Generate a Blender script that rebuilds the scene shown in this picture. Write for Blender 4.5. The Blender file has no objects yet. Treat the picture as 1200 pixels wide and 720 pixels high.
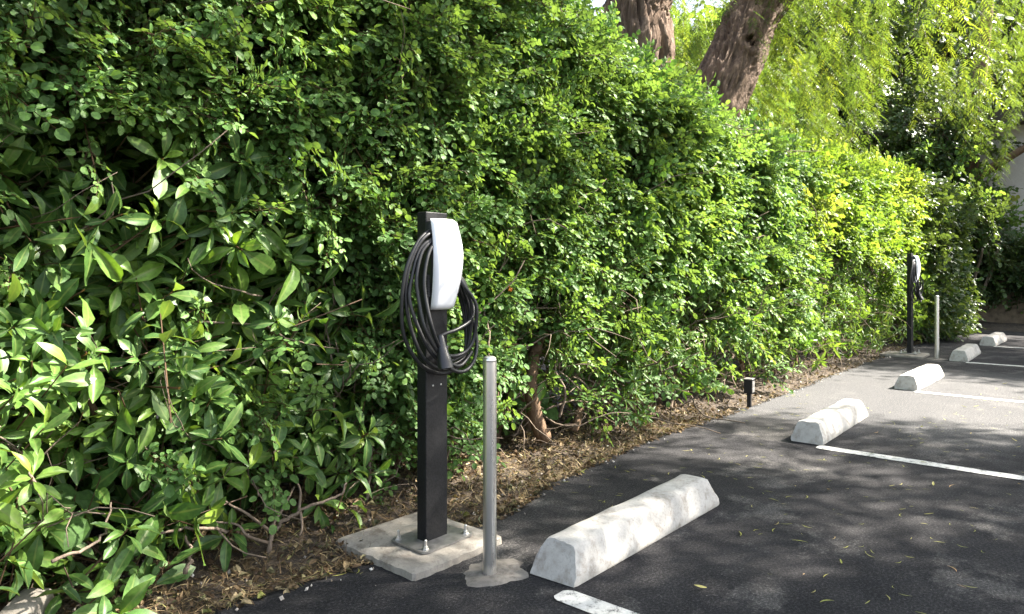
import bpy, bmesh, math, random
import numpy as np
from mathutils import Vector, Matrix

random.seed(7)
rng = np.random.default_rng(11)
S = bpy.context.scene
C = S.collection
R = math.radians

# ------------------------------------------------------------------ camera and light
# world: x runs along the row of parking bays, y towards the hedge, z up.  Camera stands at the origin.
CAM_H, FPX = 1.137, 837.0
YAW = math.atan2(0.652, 0.758)
cam = bpy.data.objects.new('camera', bpy.data.cameras.new('camera'))
C.objects.link(cam)
cam.location = (0, 0, CAM_H)
cam.rotation_euler = (R(90), 0, YAW - R(90))
cam.data.sensor_width = 36
cam.data.lens = 36 * FPX / 1200
cam.data.shift_y = -42 / 1200
cam.data.clip_start = 0.05
cam.data.clip_end = 2000
S.camera = cam


def ground(px, py, z=0.0):
    """world x, y of the point at height z that the photograph shows at px, py"""
    Y = FPX * (CAM_H - z) / (py - 318)
    X = (px - 600) / FPX * Y
    return .652 * X + .758 * Y, -.758 * X + .652 * Y


def wallpt(px, py, t):
    """world point on the upright plane y = t"""
    k = (px - 600) / FPX
    Y = t / (.652 - .758 * k)
    return Vector((.652 * k * Y + .758 * Y, t, CAM_H + (318 - py) / FPX * Y))


SUN_EL = R(44)
SX, SY = 0.757, -0.653                       # horizontal direction towards the sun
sun = bpy.data.objects.new('sun', bpy.data.lights.new('sun', 'SUN'))
C.objects.link(sun)
to_sun = Vector((SX * math.cos(SUN_EL), SY * math.cos(SUN_EL), math.sin(SUN_EL)))
sun.rotation_euler = to_sun.to_track_quat('Z', 'Y').to_euler()
sun.location = (10, -8, 14)
sun.data.energy = 5.0
sun.data.angle = R(0.53)
sun.data.color = (1.0, 0.93, 0.83)

W = bpy.data.worlds.new('World')
S.world = W
W.use_nodes = True
nt = W.node_tree
bg = nt.nodes['Background']
sk = nt.nodes.new('ShaderNodeTexSky')
sk.sky_type = 'NISHITA'
sk.sun_disc = False
sk.sun_elevation = SUN_EL
sk.sun_rotation = math.atan2(SX, SY)
sk.air_density = 1.0
sk.dust_density = 2.5
sk.ozone_density = 1.0
hs = nt.nodes.new('ShaderNodeHueSaturation')
hs.inputs['Saturation'].default_value = .6
nt.links.new(sk.outputs[0], hs.inputs['Color'])
nt.links.new(hs.outputs[0], bg.inputs[0])
bg.inputs[1].default_value = 0.085
S.view_settings.view_transform = 'Standard'
S.view_settings.look = 'None'
S.view_settings.gamma = 1
S.view_settings.exposure = 2.8
S.render.engine = 'CYCLES'
S.cycles.max_bounces = 6
S.cycles.diffuse_bounces = 4
S.cycles.glossy_bounces = 2
S.cycles.transmission_bounces = 4
S.cycles.caustics_reflective = False
S.cycles.caustics_refractive = False
S.cycles.use_denoising = True
S.cycles.denoiser = 'OPENIMAGEDENOISE'
S.cycles.sample_clamp_indirect = 6

# ------------------------------------------------------------------ noise
_perm = np.random.default_rng(3).random(4096)


def _h(ix, iy, iz):
    return _perm[(ix * 73 + iy * 1571 + iz * 2909) & 4095]


def noise(x, y, z=0.0):
    x, y, z = np.broadcast_arrays(np.asarray(x, float), np.asarray(y, float), np.asarray(z, float))
    ix, iy, iz = np.floor(x).astype(int), np.floor(y).astype(int), np.floor(z).astype(int)
    fx, fy, fz = x - ix, y - iy, z - iz
    fx, fy, fz = [f * f * (3 - 2 * f) for f in (fx, fy, fz)]
    r = 0
    for a in (0, 1):
        for b in (0, 1):
            for c in (0, 1):
                w = (fx if a else 1 - fx) * (fy if b else 1 - fy) * (fz if c else 1 - fz)
                r = r + w * _h(ix + a, iy + b, iz + c)
    return r


def fbm(x, y, z=0.0, o=3):
    r, a, n = 0, .5, 0
    for i in range(o):
        k = 2 ** i
        r = r + a * noise(np.asarray(x) * k + 17 * i, np.asarray(y) * k + 5 * i, np.asarray(z) * k)
        n += a
        a *= .5
    return r / n


# ------------------------------------------------------------------ object helpers
def tag(o, label=None, cat=None, group=None, kind=None):
    if label: o['label'] = label
    if cat: o['category'] = cat
    if group: o['group'] = group
    if kind: o['kind'] = kind
    return o


def empty(name, loc, label, cat, group=None):
    o = bpy.data.objects.new(name, None)
    o.empty_display_size = .2
    C.objects.link(o)
    o.location = loc
    return tag(o, label, cat, group)


def link(name, mesh, mat=None, parent=None):
    o = bpy.data.objects.new(name, mesh)
    C.objects.link(o)
    if mat is not None: mesh.materials.append(mat)
    if parent is not None:
        o.parent = parent
        o.location = -parent.location if parent.parent is None and parent.type == 'EMPTY' else (0, 0, 0)
    return o


def from_bm(name, bm, mat, parent=None, smooth=False, angle=None):
    me = bpy.data.meshes.new(name)
    bmesh.ops.recalc_face_normals(bm, faces=bm.faces)
    bm.to_mesh(me)
    bm.free()
    if smooth:
        for p in me.polygons: p.use_smooth = True
        if angle is not None: me.set_sharp_from_angle(angle=angle)
    return link(name, me, mat, parent)


class Acc:
    """gathers many copies of small leaf templates into one mesh"""
    def __init__(self):
        self.V, self.L, self.T, self.A, self.U = [], [], [], [], []
        self.n = 0

    def add(self, tm, M, P, var):
        """tm template, M (k,3,3) matrices acting on column vectors, P (k,3), var (k,) 0..1"""
        k = len(P)
        if k == 0: return
        v = np.einsum('kij,nj->kni', M, tm.V) + P[:, None, :]
        nv = len(tm.V)
        self.V.append(v.reshape(-1, 3).astype(np.float32))
        off = self.n + np.arange(k) * nv
        self.L.append((tm.L[None, :] + off[:, None]).reshape(-1).astype(np.int32))
        self.T.append(np.tile(tm.T, k))
        self.A.append(np.clip(var[:, None] + tm.A[None, :], 0, 1).reshape(-1).astype(np.float32))
        self.U.append(np.tile(tm.U, k).astype(np.float32))
        self.n += k * nv

    def build(self, name, mat, parent=None, smooth=False):
        me = bpy.data.meshes.new(name)
        V, L, T = np.concatenate(self.V), np.concatenate(self.L), np.concatenate(self.T)
        me.vertices.add(len(V)); me.loops.add(len(L)); me.polygons.add(len(T))
        me.vertices.foreach_set('co', V.ravel())
        me.loops.foreach_set('vertex_index', L)
        st = np.zeros(len(T), np.int32); st[1:] = np.cumsum(T)[:-1]
        me.polygons.foreach_set('loop_start', st)
        me.polygons.foreach_set('use_smooth', np.full(len(T), smooth))
        me.update(calc_edges=True)
        a = me.attributes.new('var', 'FLOAT', 'POINT'); a.data.foreach_set('value', np.concatenate(self.A))
        a = me.attributes.new('across', 'FLOAT', 'POINT'); a.data.foreach_set('value', np.concatenate(self.U))
        return link(name, me, mat, parent)


class Tm:
    def __init__(self, V=None, F=None, A=None, U=None):
        self.V = np.zeros((0, 3)) if V is None else np.array(V, float)
        F = F or []
        self.L = np.array([i for f in F for i in f], int)
        self.T = np.array([len(f) for f in F], int)
        self.A = np.zeros(len(self.V)) if A is None else np.array(A, float)
        self.U = np.ones(len(self.V)) if U is None else np.array(U, float)

    def join(self, o, M=np.eye(3), p=(0, 0, 0), da=0.0):
        n = len(self.V)
        self.V = np.concatenate([self.V, o.V @ np.asarray(M).T + np.asarray(p)])
        self.L = np.concatenate([self.L, o.L + n]); self.T = np.concatenate([self.T, o.T])
        self.A = np.concatenate([self.A, o.A + da]); self.U = np.concatenate([self.U, o.U])


def unit(v):
    v = np.asarray(v, float)
    return v / np.maximum(np.linalg.norm(v, axis=-1, keepdims=True), 1e-9)


def frames(d, n):
    """matrices whose columns are x, y=d (leaf length), z close to n"""
    y = unit(d)
    x = unit(np.cross(y, n))
    z = np.cross(x, y)
    return np.stack([x, y, z], axis=-1)


def frame1(d, n):
    return frames(np.array([d]), np.array([n]))[0]


# leaf templates: y is the leaf length (1), z its upper side
def leaf_small(w=.64, cup=.10, bend=.12):
    V = [(0, 0, 0), (-.38 * w, .18, cup * .6), (-.5 * w, .50, cup), (-.36 * w, .82, cup * .4 - bend * .6), (0, 1, -bend),
         (.36 * w, .82, cup * .4 - bend * .6), (.5 * w, .50, cup), (.38 * w, .18, cup * .6), (0, .5, 0)]
    return Tm(V, [(0, 8, 4, 3, 2, 1), (0, 7, 6, 5, 4, 8)])


def leaf_large(w=.33, bend=.25, fold=.10, wave=.03, seed=0):
    r = random.Random(seed)
    ys = [0, .12, .3, .52, .72, .88, 1.0]
    ws = [.05, .12, .34, .49, .47, .28, .02]          # obovate outline
    V, U, F = [], [], []
    for i, (y, h) in enumerate(zip(ys, ws)):
        zc = -bend * y * y + r.uniform(-.01, .01)
        yy = y * (1 - .12 * bend * y)
        for k, s in enumerate((-1, -.5, 0, .5, 1)):
            V.append((s * h * w, yy, zc + fold * abs(s) * h + (r.uniform(-wave, wave) if abs(s) == 1 else 0)))
            U.append(s)
    for i in range(6):
        for k in range(4):
            a = i * 5 + k
            F.append((a, a + 1, a + 6, a + 5))
    return Tm(V, F, None, U)


def leaf_lance(w=.24, bend=.3, seed=0):
    V, U, F = [], [], []
    for y, h in zip([0, .2, .5, .8, 1], [.1, .36, .5, .3, .02]):
        for s in (-1, 0, 1):
            V.append((s * h * w, y * (1 - .1 * bend), -bend * y * y + .12 * abs(s) * h))
            U.append(s)
    for i in range(4):
        for k in range(2):
            a = i * 3 + k
            F.append((a, a + 1, a + 4, a + 3))
    return Tm(V, F, None, U)


def rods(tm, p, q, r0, r1=None):
    """a three sided twig from p to q joined to template tm (var 2 marks wood through U)"""
    p, q = np.array(p, float), np.array(q, float)
    d = unit(q - p)
    a = unit(np.cross(d, (.3, .5, .81)))
    b = np.cross(d, a)
    r1 = r0 * .7 if r1 is None else r1
    V = []
    for c, r in ((p, r0), (q, r1)):
        for k in range(3):
            t = k * 2 * math.pi / 3
            V.append(c + r * (a * math.cos(t) + b * math.sin(t)))
    tm.join(Tm(V, [(0, 1, 4, 3), (1, 2, 5, 4), (2, 0, 3, 5)], None, [5] * 6))


def shoot_small(seed, leaf=.036, nodes=4, L=.20):
    """a twig of the small leaved climber: opposite pinnate leaves of rounded leaflets"""
    r = random.Random(seed)
    tm = Tm()
    tms = [leaf_small(r.uniform(.66, .88), r.uniform(.03, .16), r.uniform(.0, .3)) for _ in range(4)]

    def pinnate(p, d, n, ln, pairs, da):
        d, n = unit(d), unit(n)
        side = unit(np.cross(d, n))
        for i in range(pairs + 1):
            f = (i + .7) / (pairs + .7)
            q = p + d * ln * f + n * (-.25 * ln * f * f)
            sz = leaf * r.uniform(.75, 1.15) * (.8 + .4 * f)
            if i == pairs:
                todo = [(d - .25 * n)]
                sz *= 1.15
            else:
                todo = [side * s * r.uniform(.85, 1.1) + d * r.uniform(.3, .7) - n * r.uniform(0, .3) for s in (-1, 1)]
            for dd in todo:
                nn = n + np.array([r.gauss(0, .28) for _ in range(3)])
                tm.join(tms[r.randrange(4)], frame1(dd, nn) * sz, q, da + r.uniform(-.06, .06))
        rods(tm, p, p + d * ln - n * .2 * ln, .0013)
    az = r.uniform(0, 6)
    tip = np.array([r.gauss(0, .02), L, -.03])
    for i in range(nodes):
        f = (i + .4) / nodes
        p = tip * f
        az += math.pi / 2 + r.gauss(0, .3)
        for s in (0, math.pi):
            d = np.array([math.cos(az + s), .6, .55 * math.sin(az + s)])
            pinnate(p, d, np.array([0, .2, 1.0]) + d * -.15, r.uniform(.05, .085) * (1.1 - .4 * f), 2, .10 * f)
    pinnate(tip, np.array([0, 1, -.1]), np.array([0, .1, 1.0]), .06, 2, .16)
    rods(tm, (0, -.12, 0), tip, .0028, .0015)
    return tm


def whorl(seed, leaf=.135, n=11, kind='large', w=.36):
    """a rosette of long leaves round the end of a twig; z is the twig's direction"""
    r = random.Random(seed)
    tm = Tm()
    for i in range(n):
        az = i * 2.4 + r.gauss(0, .15)
        f = i / (n - 1)
        tilt = R(112 - 80 * f) + r.gauss(0, .24)
        d = np.array([math.cos(az) * math.sin(tilt), math.sin(az) * math.sin(tilt), math.cos(tilt)])
        nn = np.array([-math.cos(az) * math.cos(tilt), -math.sin(az) * math.cos(tilt), math.sin(tilt)]) + np.array([r.gauss(0, .15) for _ in range(3)])
        sz = leaf * (1.1 - .5 * f) * r.uniform(.65, 1.2)
        if kind == 'large':
            t = leaf_large(w * r.uniform(.8, 1.2), r.uniform(.05, .75), r.uniform(.0, .3), .03, seed * 31 + i)
        else:
            t = leaf_lance(.27 * r.uniform(.8, 1.2), r.uniform(.1, .5))
        tm.join(t, frame1(d, nn) * sz, np.array([0, 0, -.03 * (1 - f)]) + d * .012, .22 * f * f + r.uniform(-.07, .07))
    rods(tm, (0, 0, -.22), (0, 0, 0), .0045, .003)
    return tm


def spray(seed, leaf=.13, n=8, L=.26, w=.36):
    """long leaves set alternately along a twig that ends in a small tuft; z is the twig's direction"""
    r = random.Random(seed)
    tm = Tm()
    bx_, by_ = r.gauss(0, .06), r.gauss(0, .06)
    tip = np.array([bx_, by_, 0.0])
    base_ = np.array([0, 0, -L])
    for i in range(n):
        f = i / (n - 1)
        az = i * 2.4 + r.gauss(0, .4)
        tilt = R(105 - 60 * f) + r.gauss(0, .25)
        d = np.array([math.cos(az) * math.sin(tilt), math.sin(az) * math.sin(tilt), math.cos(tilt)])
        nn = np.array([-math.cos(az) * math.cos(tilt), -math.sin(az) * math.cos(tilt), math.sin(tilt)]) + np.array([r.gauss(0, .35) for _ in range(3)])
        sz = leaf * r.uniform(.55, 1.25)
        t = leaf_large(w * r.uniform(.75, 1.2), r.uniform(.0, .9) ** 1.3, r.uniform(.0, .35), .035, seed * 37 + i)
        tm.join(t, frame1(d, nn) * sz, base_ + (tip - base_) * (.25 + .75 * f) + d * .01, .18 * f * f + r.uniform(-.16, .10))
    rods(tm, base_ + np.array([0, 0, -.12]), tip, .0042, .0025)
    return tm


def strand(seed, L=1.0, leaflet=.05, pairs=9, lw=.17):
    """a hanging pepper tree twig with feathery leaves, from the origin down"""
    r = random.Random(seed)
    tm = Tm()
    q4 = Tm([(0, 0, 0), (-.5 * lw, .45, .02), (0, 1, -.06), (.5 * lw, .45, .02)], [(0, 3, 2, 1)])
    x = y = 0.0
    z = 0.0
    dx, dy = r.gauss(0, .15), r.gauss(0, .15)
    az = r.uniform(0, 6)
    pts = [np.array([0, 0, 0.])]
    while z > -L:
        z -= .055
        x += dx * .05; y += dy * .05
        dx += r.gauss(0, .06); dy += r.gauss(0, .06)
        p = np.array([x, y, z])
        pts.append(p)
        az += 2.4 + r.gauss(0, .3)
        d = unit(np.array([math.cos(az), math.sin(az), -.5 - r.uniform(0, .5)]))
        n = unit(np.array([math.cos(az) * .6, math.sin(az) * .6, 1.0]))
        ln = r.uniform(.13, .22)
        side = unit(np.cross(d, n))
        da = r.uniform(-.1, .1)
        for i in range(pairs):
            f = (i + .5) / pairs
            c = p + d * ln * f + np.array([0, 0, -.35 * ln * f * f])
            for s in (-1, 1):
                dd = side * s + d * .6 + np.array([0, 0, -.3])
                tm.join(q4, frame1(dd, n + np.array([r.gauss(0, .2) for _ in range(3)])) * leaflet * (1 - .35 * f) * r.uniform(.8, 1.2), c, da)
    for a, b in zip(pts[:-1:3], pts[3::3]):
        rods(tm, a, b, .002, .002)
    return tm


def tube_mesh(paths, sides=6):
    """paths: list of (points, radii); returns one mesh of smooth tubes"""
    bm = bmesh.new()
    for pts, rad in paths:
        pts = [Vector(p) for p in pts]
        prev = None
        ref = None
        n = len(pts)
        for i, p in enumerate(pts):
            d = (pts[min(i + 1, n - 1)] - pts[max(i - 1, 0)]).normalized()
            if ref is None:
                ref = d.orthogonal().normalized()
            ref = (ref - d * ref.dot(d)).normalized()
            b = d.cross(ref)
            rr = rad[i] if hasattr(rad, '__len__') else rad
            ring = [bm.verts.new(p + (ref * math.cos(2 * math.pi * k / sides) + b * math.sin(2 * math.pi * k / sides)) * rr) for k in range(sides)]
            if prev:
                for k in range(sides):
                    bm.faces.new((prev[k], prev[(k + 1) % sides], ring[(k + 1) % sides], ring[k]))
            else:
                bm.faces.new(ring[::-1])
            prev = ring
        bm.faces.new(prev)
    return bm


def spline(ctrl, per=8, closed=False):
    P = [Vector(p) for p in ctrl]
    out = []
    n = len(P)
    rngi = range(n) if closed else range(n - 1)
    for i in rngi:
        g = (lambda k: P[k % n]) if closed else (lambda k: P[max(0, min(n - 1, k))])
        a, b, c, d = g(i - 1), g(i), g(i + 1), g(i + 2)
        for k in range(per):
            t = k / per
            out.append(.5 * ((2 * b) + (c - a) * t + (2 * a - 5 * b + 4 * c - d) * t * t + (3 * b - a - 3 * c + d) * t ** 3))
    out.append(P[0].copy() if closed else P[-1].copy())
    return out


def box_bm(x0, x1, y0, y1, z0, z1, bev=0.0, seg=2):
    bm = bmesh.new()
    bmesh.ops.create_cube(bm, size=1)
    for v in bm.verts:
        v.co = Vector(((x0 + x1) / 2 + v.co.x * (x1 - x0), (y0 + y1) / 2 + v.co.y * (y1 - y0), (z0 + z1) / 2 + v.co.z * (z1 - z0)))
    if bev:
        bmesh.ops.bevel(bm, geom=bm.edges[:], offset=bev, segments=seg, affect='EDGES', profile=.5)
    return bm


def lathe_bm(prof, sides=24, c=(0, 0, 0)):
    bm = bmesh.new()
    prev = None
    for r, z in prof:
        ring = [bm.verts.new((c[0] + r * math.cos(2 * math.pi * k / sides), c[1] + r * math.sin(2 * math.pi * k / sides), c[2] + z)) for k in range(sides)]
        if prev:
            for k in range(sides):
                bm.faces.new((prev[k], prev[(k + 1) % sides], ring[(k + 1) % sides], ring[k]))
        else:
            bm.faces.new(ring[::-1])
        prev = ring
    bm.faces.new(prev)
    return bm


# ------------------------------------------------------------------ materials
def mat(name):
    m = bpy.data.materials.new(name)
    m.use_nodes = True
    return m, m.node_tree.nodes, m.node_tree.links, m.node_tree.nodes['Principled BSDF']


def ramp(N, stops):
    r = N.new('ShaderNodeValToRGB')
    e = r.color_ramp.elements
    while len(e) < len(stops): e.new(.5)
    for k, (p, c) in zip(e, stops):
        k.position = p
        k.color = (*c, 1)
    return r


def texnoise(N, Lk, vec, scale, detail=5, rough=.55):
    t = N.new('ShaderNodeTexNoise')
    t.inputs['Scale'].default_value = scale
    t.inputs['Detail'].default_value = detail
    t.inputs['Roughness'].default_value = rough
    if vec is not None: Lk.new(vec, t.inputs['Vector'])
    return t


def mixc(N, Lk, fac, a, b, mode='MIX'):
    m = N.new('ShaderNodeMix')
    m.data_type = 'RGBA'
    m.blend_type = mode
    for sock, v in ((m.inputs[0], fac), (m.inputs[6], a), (m.inputs[7], b)):
        if isinstance(v, (int, float)): sock.default_value = v
        elif isinstance(v, tuple): sock.default_value = (*v, 1)
        else: Lk.new(v, sock)
    return m.outputs[2]


def bump(N, Lk, B, h, strength, dist):
    b = N.new('ShaderNodeBump')
    b.inputs['Strength'].default_value = strength
    b.inputs['Distance'].default_value = dist
    Lk.new(h, b.inputs['Height'])
    Lk.new(b.outputs[0], B.inputs['Normal'])


def leafmat(name, stops, trans=.35, tcol=(1.5, 1.5, .5), rough=.42, spec=.45, rib=None):
    m, N, Lk, B = mat(name)
    a = N.new('ShaderNodeAttribute'); a.attribute_name = 'var'
    rp = ramp(N, stops)
    Lk.new(a.outputs['Fac'], rp.inputs[0])
    u = N.new('ShaderNodeAttribute'); u.attribute_name = 'across'
    col = rp.outputs[0]
    geo = N.new('ShaderNodeNewGeometry')
    ns = texnoise(N, Lk, geo.outputs['Position'], 60, 2)
    r2 = ramp(N, [(.3, (.72, .72, .72)), (.7, (1.2, 1.2, 1.15))])
    Lk.new(ns.outputs[0], r2.inputs[0])
    col = mixc(N, Lk, 1.0, col, r2.outputs[0], 'MULTIPLY')
    if rib:
        ab = N.new('ShaderNodeMath'); ab.operation = 'ABSOLUTE'; Lk.new(u.outputs['Fac'], ab.inputs[0])
        rr = ramp(N, [(.0, (1, 1, 1)), (.10, (.55, .55, .55)), (.16, (0, 0, 0))])
        Lk.new(ab.outputs[0], rr.inputs[0])
        col = mixc(N, Lk, rr.outputs[0], col, rib)
    # the underside of a leaf is paler
    col2 = mixc(N, Lk, geo.outputs['Backfacing'], col, mixc(N, Lk, .35, col, (.16, .2, .1)))
    wood = N.new('ShaderNodeMath'); wood.operation = 'GREATER_THAN'; Lk.new(u.outputs['Fac'], wood.inputs[0]); wood.inputs[1].default_value = 3
    col3 = mixc(N, Lk, wood.outputs[0], col2, (.12, .075, .045))
    Lk.new(col3, B.inputs['Base Color'])
    B.inputs['Roughness'].default_value = rough
    B.inputs['Specular IOR Level'].default_value = spec
    tr = N.new('ShaderNodeBsdfTranslucent')
    Lk.new(mixc(N, Lk, 1.0, col3, tcol, 'MULTIPLY'), tr.inputs[0])
    mx = N.new('ShaderNodeMixShader')
    mx.inputs[0].default_value = trans
    Lk.new(B.outputs[0], mx.inputs[1]); Lk.new(tr.outputs[0], mx.inputs[2])
    Lk.new(mx.outputs[0], N['Material Output'].inputs[0])
    return m


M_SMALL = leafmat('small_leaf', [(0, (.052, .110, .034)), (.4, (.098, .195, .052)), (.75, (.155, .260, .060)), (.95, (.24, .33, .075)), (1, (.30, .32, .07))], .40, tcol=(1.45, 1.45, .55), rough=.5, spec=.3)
M_LARGE = leafmat('large_leaf', [(0, (.036, .078, .024)), (.45, (.066, .140, .034)), (.75, (.125, .222, .040)), (.95, (.24, .34, .04)), (1, (.30, .36, .05))], .32, rough=.42, spec=.35, rib=(.16, .22, .06))
M_LANCE = leafmat('narrow_leaf', [(0, (.036, .085, .018)), (.45, (.08, .165, .030)), (.8, (.16, .25, .042)), (1, (.38, .31, .06))], .38, rough=.46, rib=(.15, .2, .06))
M_YELLOW = leafmat('yellow_green_leaf', [(0, (.06, .14, .022)), (.5, (.13, .225, .035)), (1, (.30, .34, .075))], .42, rough=.5, spec=.3)
M_PEPPER = leafmat('pepper_leaf', [(0, (.028, .065, .016)), (.5, (.080, .145, .024)), (1, (.24, .27, .035))], .46, tcol=(1.6, 1.6, .4), spec=.25)
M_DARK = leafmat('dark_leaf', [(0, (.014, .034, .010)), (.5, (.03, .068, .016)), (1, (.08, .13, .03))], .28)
M_LITTER = leafmat('dry_leaf', [(0, (.028, .018, .011)), (.4, (.085, .054, .030)), (.7, (.19, .140, .078)), (.9, (.36, .29, .17)), (1, (.16, .17, .05))], .15, tcol=(1.2, .9, .5), rough=.7, spec=.2)
M_FALLEN = leafmat('fallen_leaf', [(0, (.20, .20, .04)), (.5, (.28, .29, .06)), (.8, (.36, .32, .12)), (1, (.42, .26, .13))], .15, rough=.6, spec=.3)


def barkmat(name, dark, light, scale=1.0, strength=.8):
    m, N, Lk, B = mat(name)
    tc = N.new('ShaderNodeTexCoord')
    mp = N.new('ShaderNodeMapping'); mp.inputs['Scale'].default_value = (scale, scale, scale * .16)
    Lk.new(tc.outputs['Object'], mp.inputs[0])
    n = texnoise(N, Lk, mp.outputs[0], 14, 8, .65)
    r = ramp(N, [(.3, dark), (.52, tuple((a + b) / 2 for a, b in zip(dark, light))), (.72, light)])
    Lk.new(n.outputs[0], r.inputs[0])
    n2 = texnoise(N, Lk, tc.outputs['Object'], 3, 3)
    col = mixc(N, Lk, n2.outputs[0], r.outputs[0], mixc(N, Lk, .5, r.outputs[0], light))
    Lk.new(col, B.inputs['Base Color'])
    B.inputs['Roughness'].default_value = .9
    B.inputs['Specular IOR Level'].default_value = .15
    bump(N, Lk, B, n.outputs[0], strength, .03)
    return m


M_BARK = barkmat('pepper_bark', (.014, .010, .008), (.21, .150, .110), 1.7, 1)
M_TWIG = barkmat('grey_twig_bark', (.085, .062, .045), (.24, .19, .145), 5, .5)
M_STEM = barkmat('brown_stem_bark', (.055, .035, .022), (.19, .125, .08), 3, .6)


def asphalt():
    m, N, Lk, B = mat('asphalt')
    tc = N.new('ShaderNodeTexCoord')
    o = tc.outputs['Object']
    big = texnoise(N, Lk, o, .8, 6, .6)
    mid = texnoise(N, Lk, o, 5, 5, .6)
    fine = texnoise(N, Lk, o, 95, 6, .85)
    r = ramp(N, [(.32, (.022, .022, .024)), (.52, (.032, .0315, .033)), (.7, (.054, .052, .051))])
    Lk.new(big.outputs[0], r.inputs[0])
    r2 = ramp(N, [(.35, (.7, .7, .72)), (.65, (1.35, 1.33, 1.3))]); Lk.new(mid.outputs[0], r2.inputs[0])
    c = mixc(N, Lk, .7, r.outputs[0], r2.outputs[0], 'MULTIPLY')
    r3 = ramp(N, [(.3, (.3, .3, .31)), (.52, (.95, .95, .95)), (.66, (3.2, 3.1, 3.0))]); Lk.new(fine.outputs[0], r3.inputs[0])
    c = mixc(N, Lk, .9, c, r3.outputs[0], 'MULTIPLY')
    # pale scuffed specks and grit
    v = N.new('ShaderNodeTexVoronoi'); v.inputs['Scale'].default_value = 34; Lk.new(o, v.inputs['Vector'])
    rv = ramp(N, [(.0, (1, 1, 1)), (.05, (1, 1, 1)), (.075, (0, 0, 0))]); Lk.new(v.outputs['Distance'], rv.inputs[0])
    sel = ramp(N, [(.80, (0, 0, 0)), (.83, (1, 1, 1))]); Lk.new(v.outputs['Color'], sel.inputs[0])
    c = mixc(N, Lk, mixc(N, Lk, 1.0, rv.outputs[0], sel.outputs[0], 'MULTIPLY'), c, (.30, .28, .25))
    # sealed patches worn away to grey
    w = texnoise(N, Lk, o, 1.7, 9, .68)
    rw = ramp(N, [(.54, (0, 0, 0)), (.61, (.6, .6, .6))]); Lk.new(w.outputs[0], rw.inputs[0])
    c = mixc(N, Lk, rw.outputs[0], c, mixc(N, Lk, 1.0, (.11, .105, .10), r3.outputs[0], 'MULTIPLY'))
    # paler bays farther along the row: the sunlit patch put into the asphalt colour
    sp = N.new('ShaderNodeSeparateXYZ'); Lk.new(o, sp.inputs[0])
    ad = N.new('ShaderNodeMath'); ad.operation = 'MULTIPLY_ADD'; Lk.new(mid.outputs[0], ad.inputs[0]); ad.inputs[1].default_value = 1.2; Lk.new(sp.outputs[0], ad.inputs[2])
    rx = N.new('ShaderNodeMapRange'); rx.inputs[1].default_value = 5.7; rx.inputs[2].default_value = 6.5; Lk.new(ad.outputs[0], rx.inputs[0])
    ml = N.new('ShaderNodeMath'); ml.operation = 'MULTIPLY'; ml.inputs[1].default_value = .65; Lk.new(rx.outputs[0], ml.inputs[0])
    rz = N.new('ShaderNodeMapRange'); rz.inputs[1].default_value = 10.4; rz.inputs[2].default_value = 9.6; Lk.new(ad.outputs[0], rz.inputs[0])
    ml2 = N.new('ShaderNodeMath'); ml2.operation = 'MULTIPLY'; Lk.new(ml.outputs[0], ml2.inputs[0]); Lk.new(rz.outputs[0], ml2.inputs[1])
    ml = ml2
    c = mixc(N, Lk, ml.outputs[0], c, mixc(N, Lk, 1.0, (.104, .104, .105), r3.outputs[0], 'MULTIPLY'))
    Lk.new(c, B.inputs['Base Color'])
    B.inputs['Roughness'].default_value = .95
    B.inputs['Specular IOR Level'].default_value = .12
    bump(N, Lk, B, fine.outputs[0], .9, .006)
    return m


def concrete(name, a, b, dirt=(.20, .17, .13), fine=90):
    m, N, Lk, B = mat(name)
    tc = N.new('ShaderNodeTexCoord')
    o = tc.outputs['Object']
    n1 = texnoise(N, Lk, o, 7, 7, .65)
    r = ramp(N, [(.3, a), (.65, b)]); Lk.new(n1.outputs[0], r.inputs[0])
    n2 = texnoise(N, Lk, o, fine, 4, .6)
    r2 = ramp(N, [(.3, (.80, .80, .79)), (.5, (1, 1, 1)), (.75, (1.06, 1.06, 1.06))]); Lk.new(n2.outputs[0], r2.inputs[0])
    c = mixc(N, Lk, .9, r.outputs[0], r2.outputs[0], 'MULTIPLY')
    n3 = texnoise(N, Lk, o, 11, 9, .75)
    r3 = ramp(N, [(.50, (0, 0, 0)), (.66, (.8, .8, .8))]); Lk.new(n3.outputs[0], r3.inputs[0])
    c = mixc(N, Lk, r3.outputs[0], c, dirt)
    v = N.new('ShaderNodeTexVoronoi'); v.inputs['Scale'].default_value = 42; Lk.new(o, v.inputs['Vector'])
    rv = ramp(N, [(.05, (1, 1, 1)), (.12, (0, 0, 0))]); Lk.new(v.outputs['Distance'], rv.inputs[0])
    sel = ramp(N, [(.72, (0, 0, 0)), (.76, (.8, .8, .8))]); Lk.new(v.outputs['Color'], sel.inputs[0])
    c = mixc(N, Lk, mixc(N, Lk, 1.0, rv.outputs[0], sel.outputs[0], 'MULTIPLY'), c, (.14, .12, .10))
    Lk.new(c, B.inputs['Base Color'])
    B.inputs['Roughness'].default_value = .88
    B.inputs['Specular IOR Level'].default_value = .25
    bump(N, Lk, B, n2.outputs[0], .5, .004)
    return m


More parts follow.
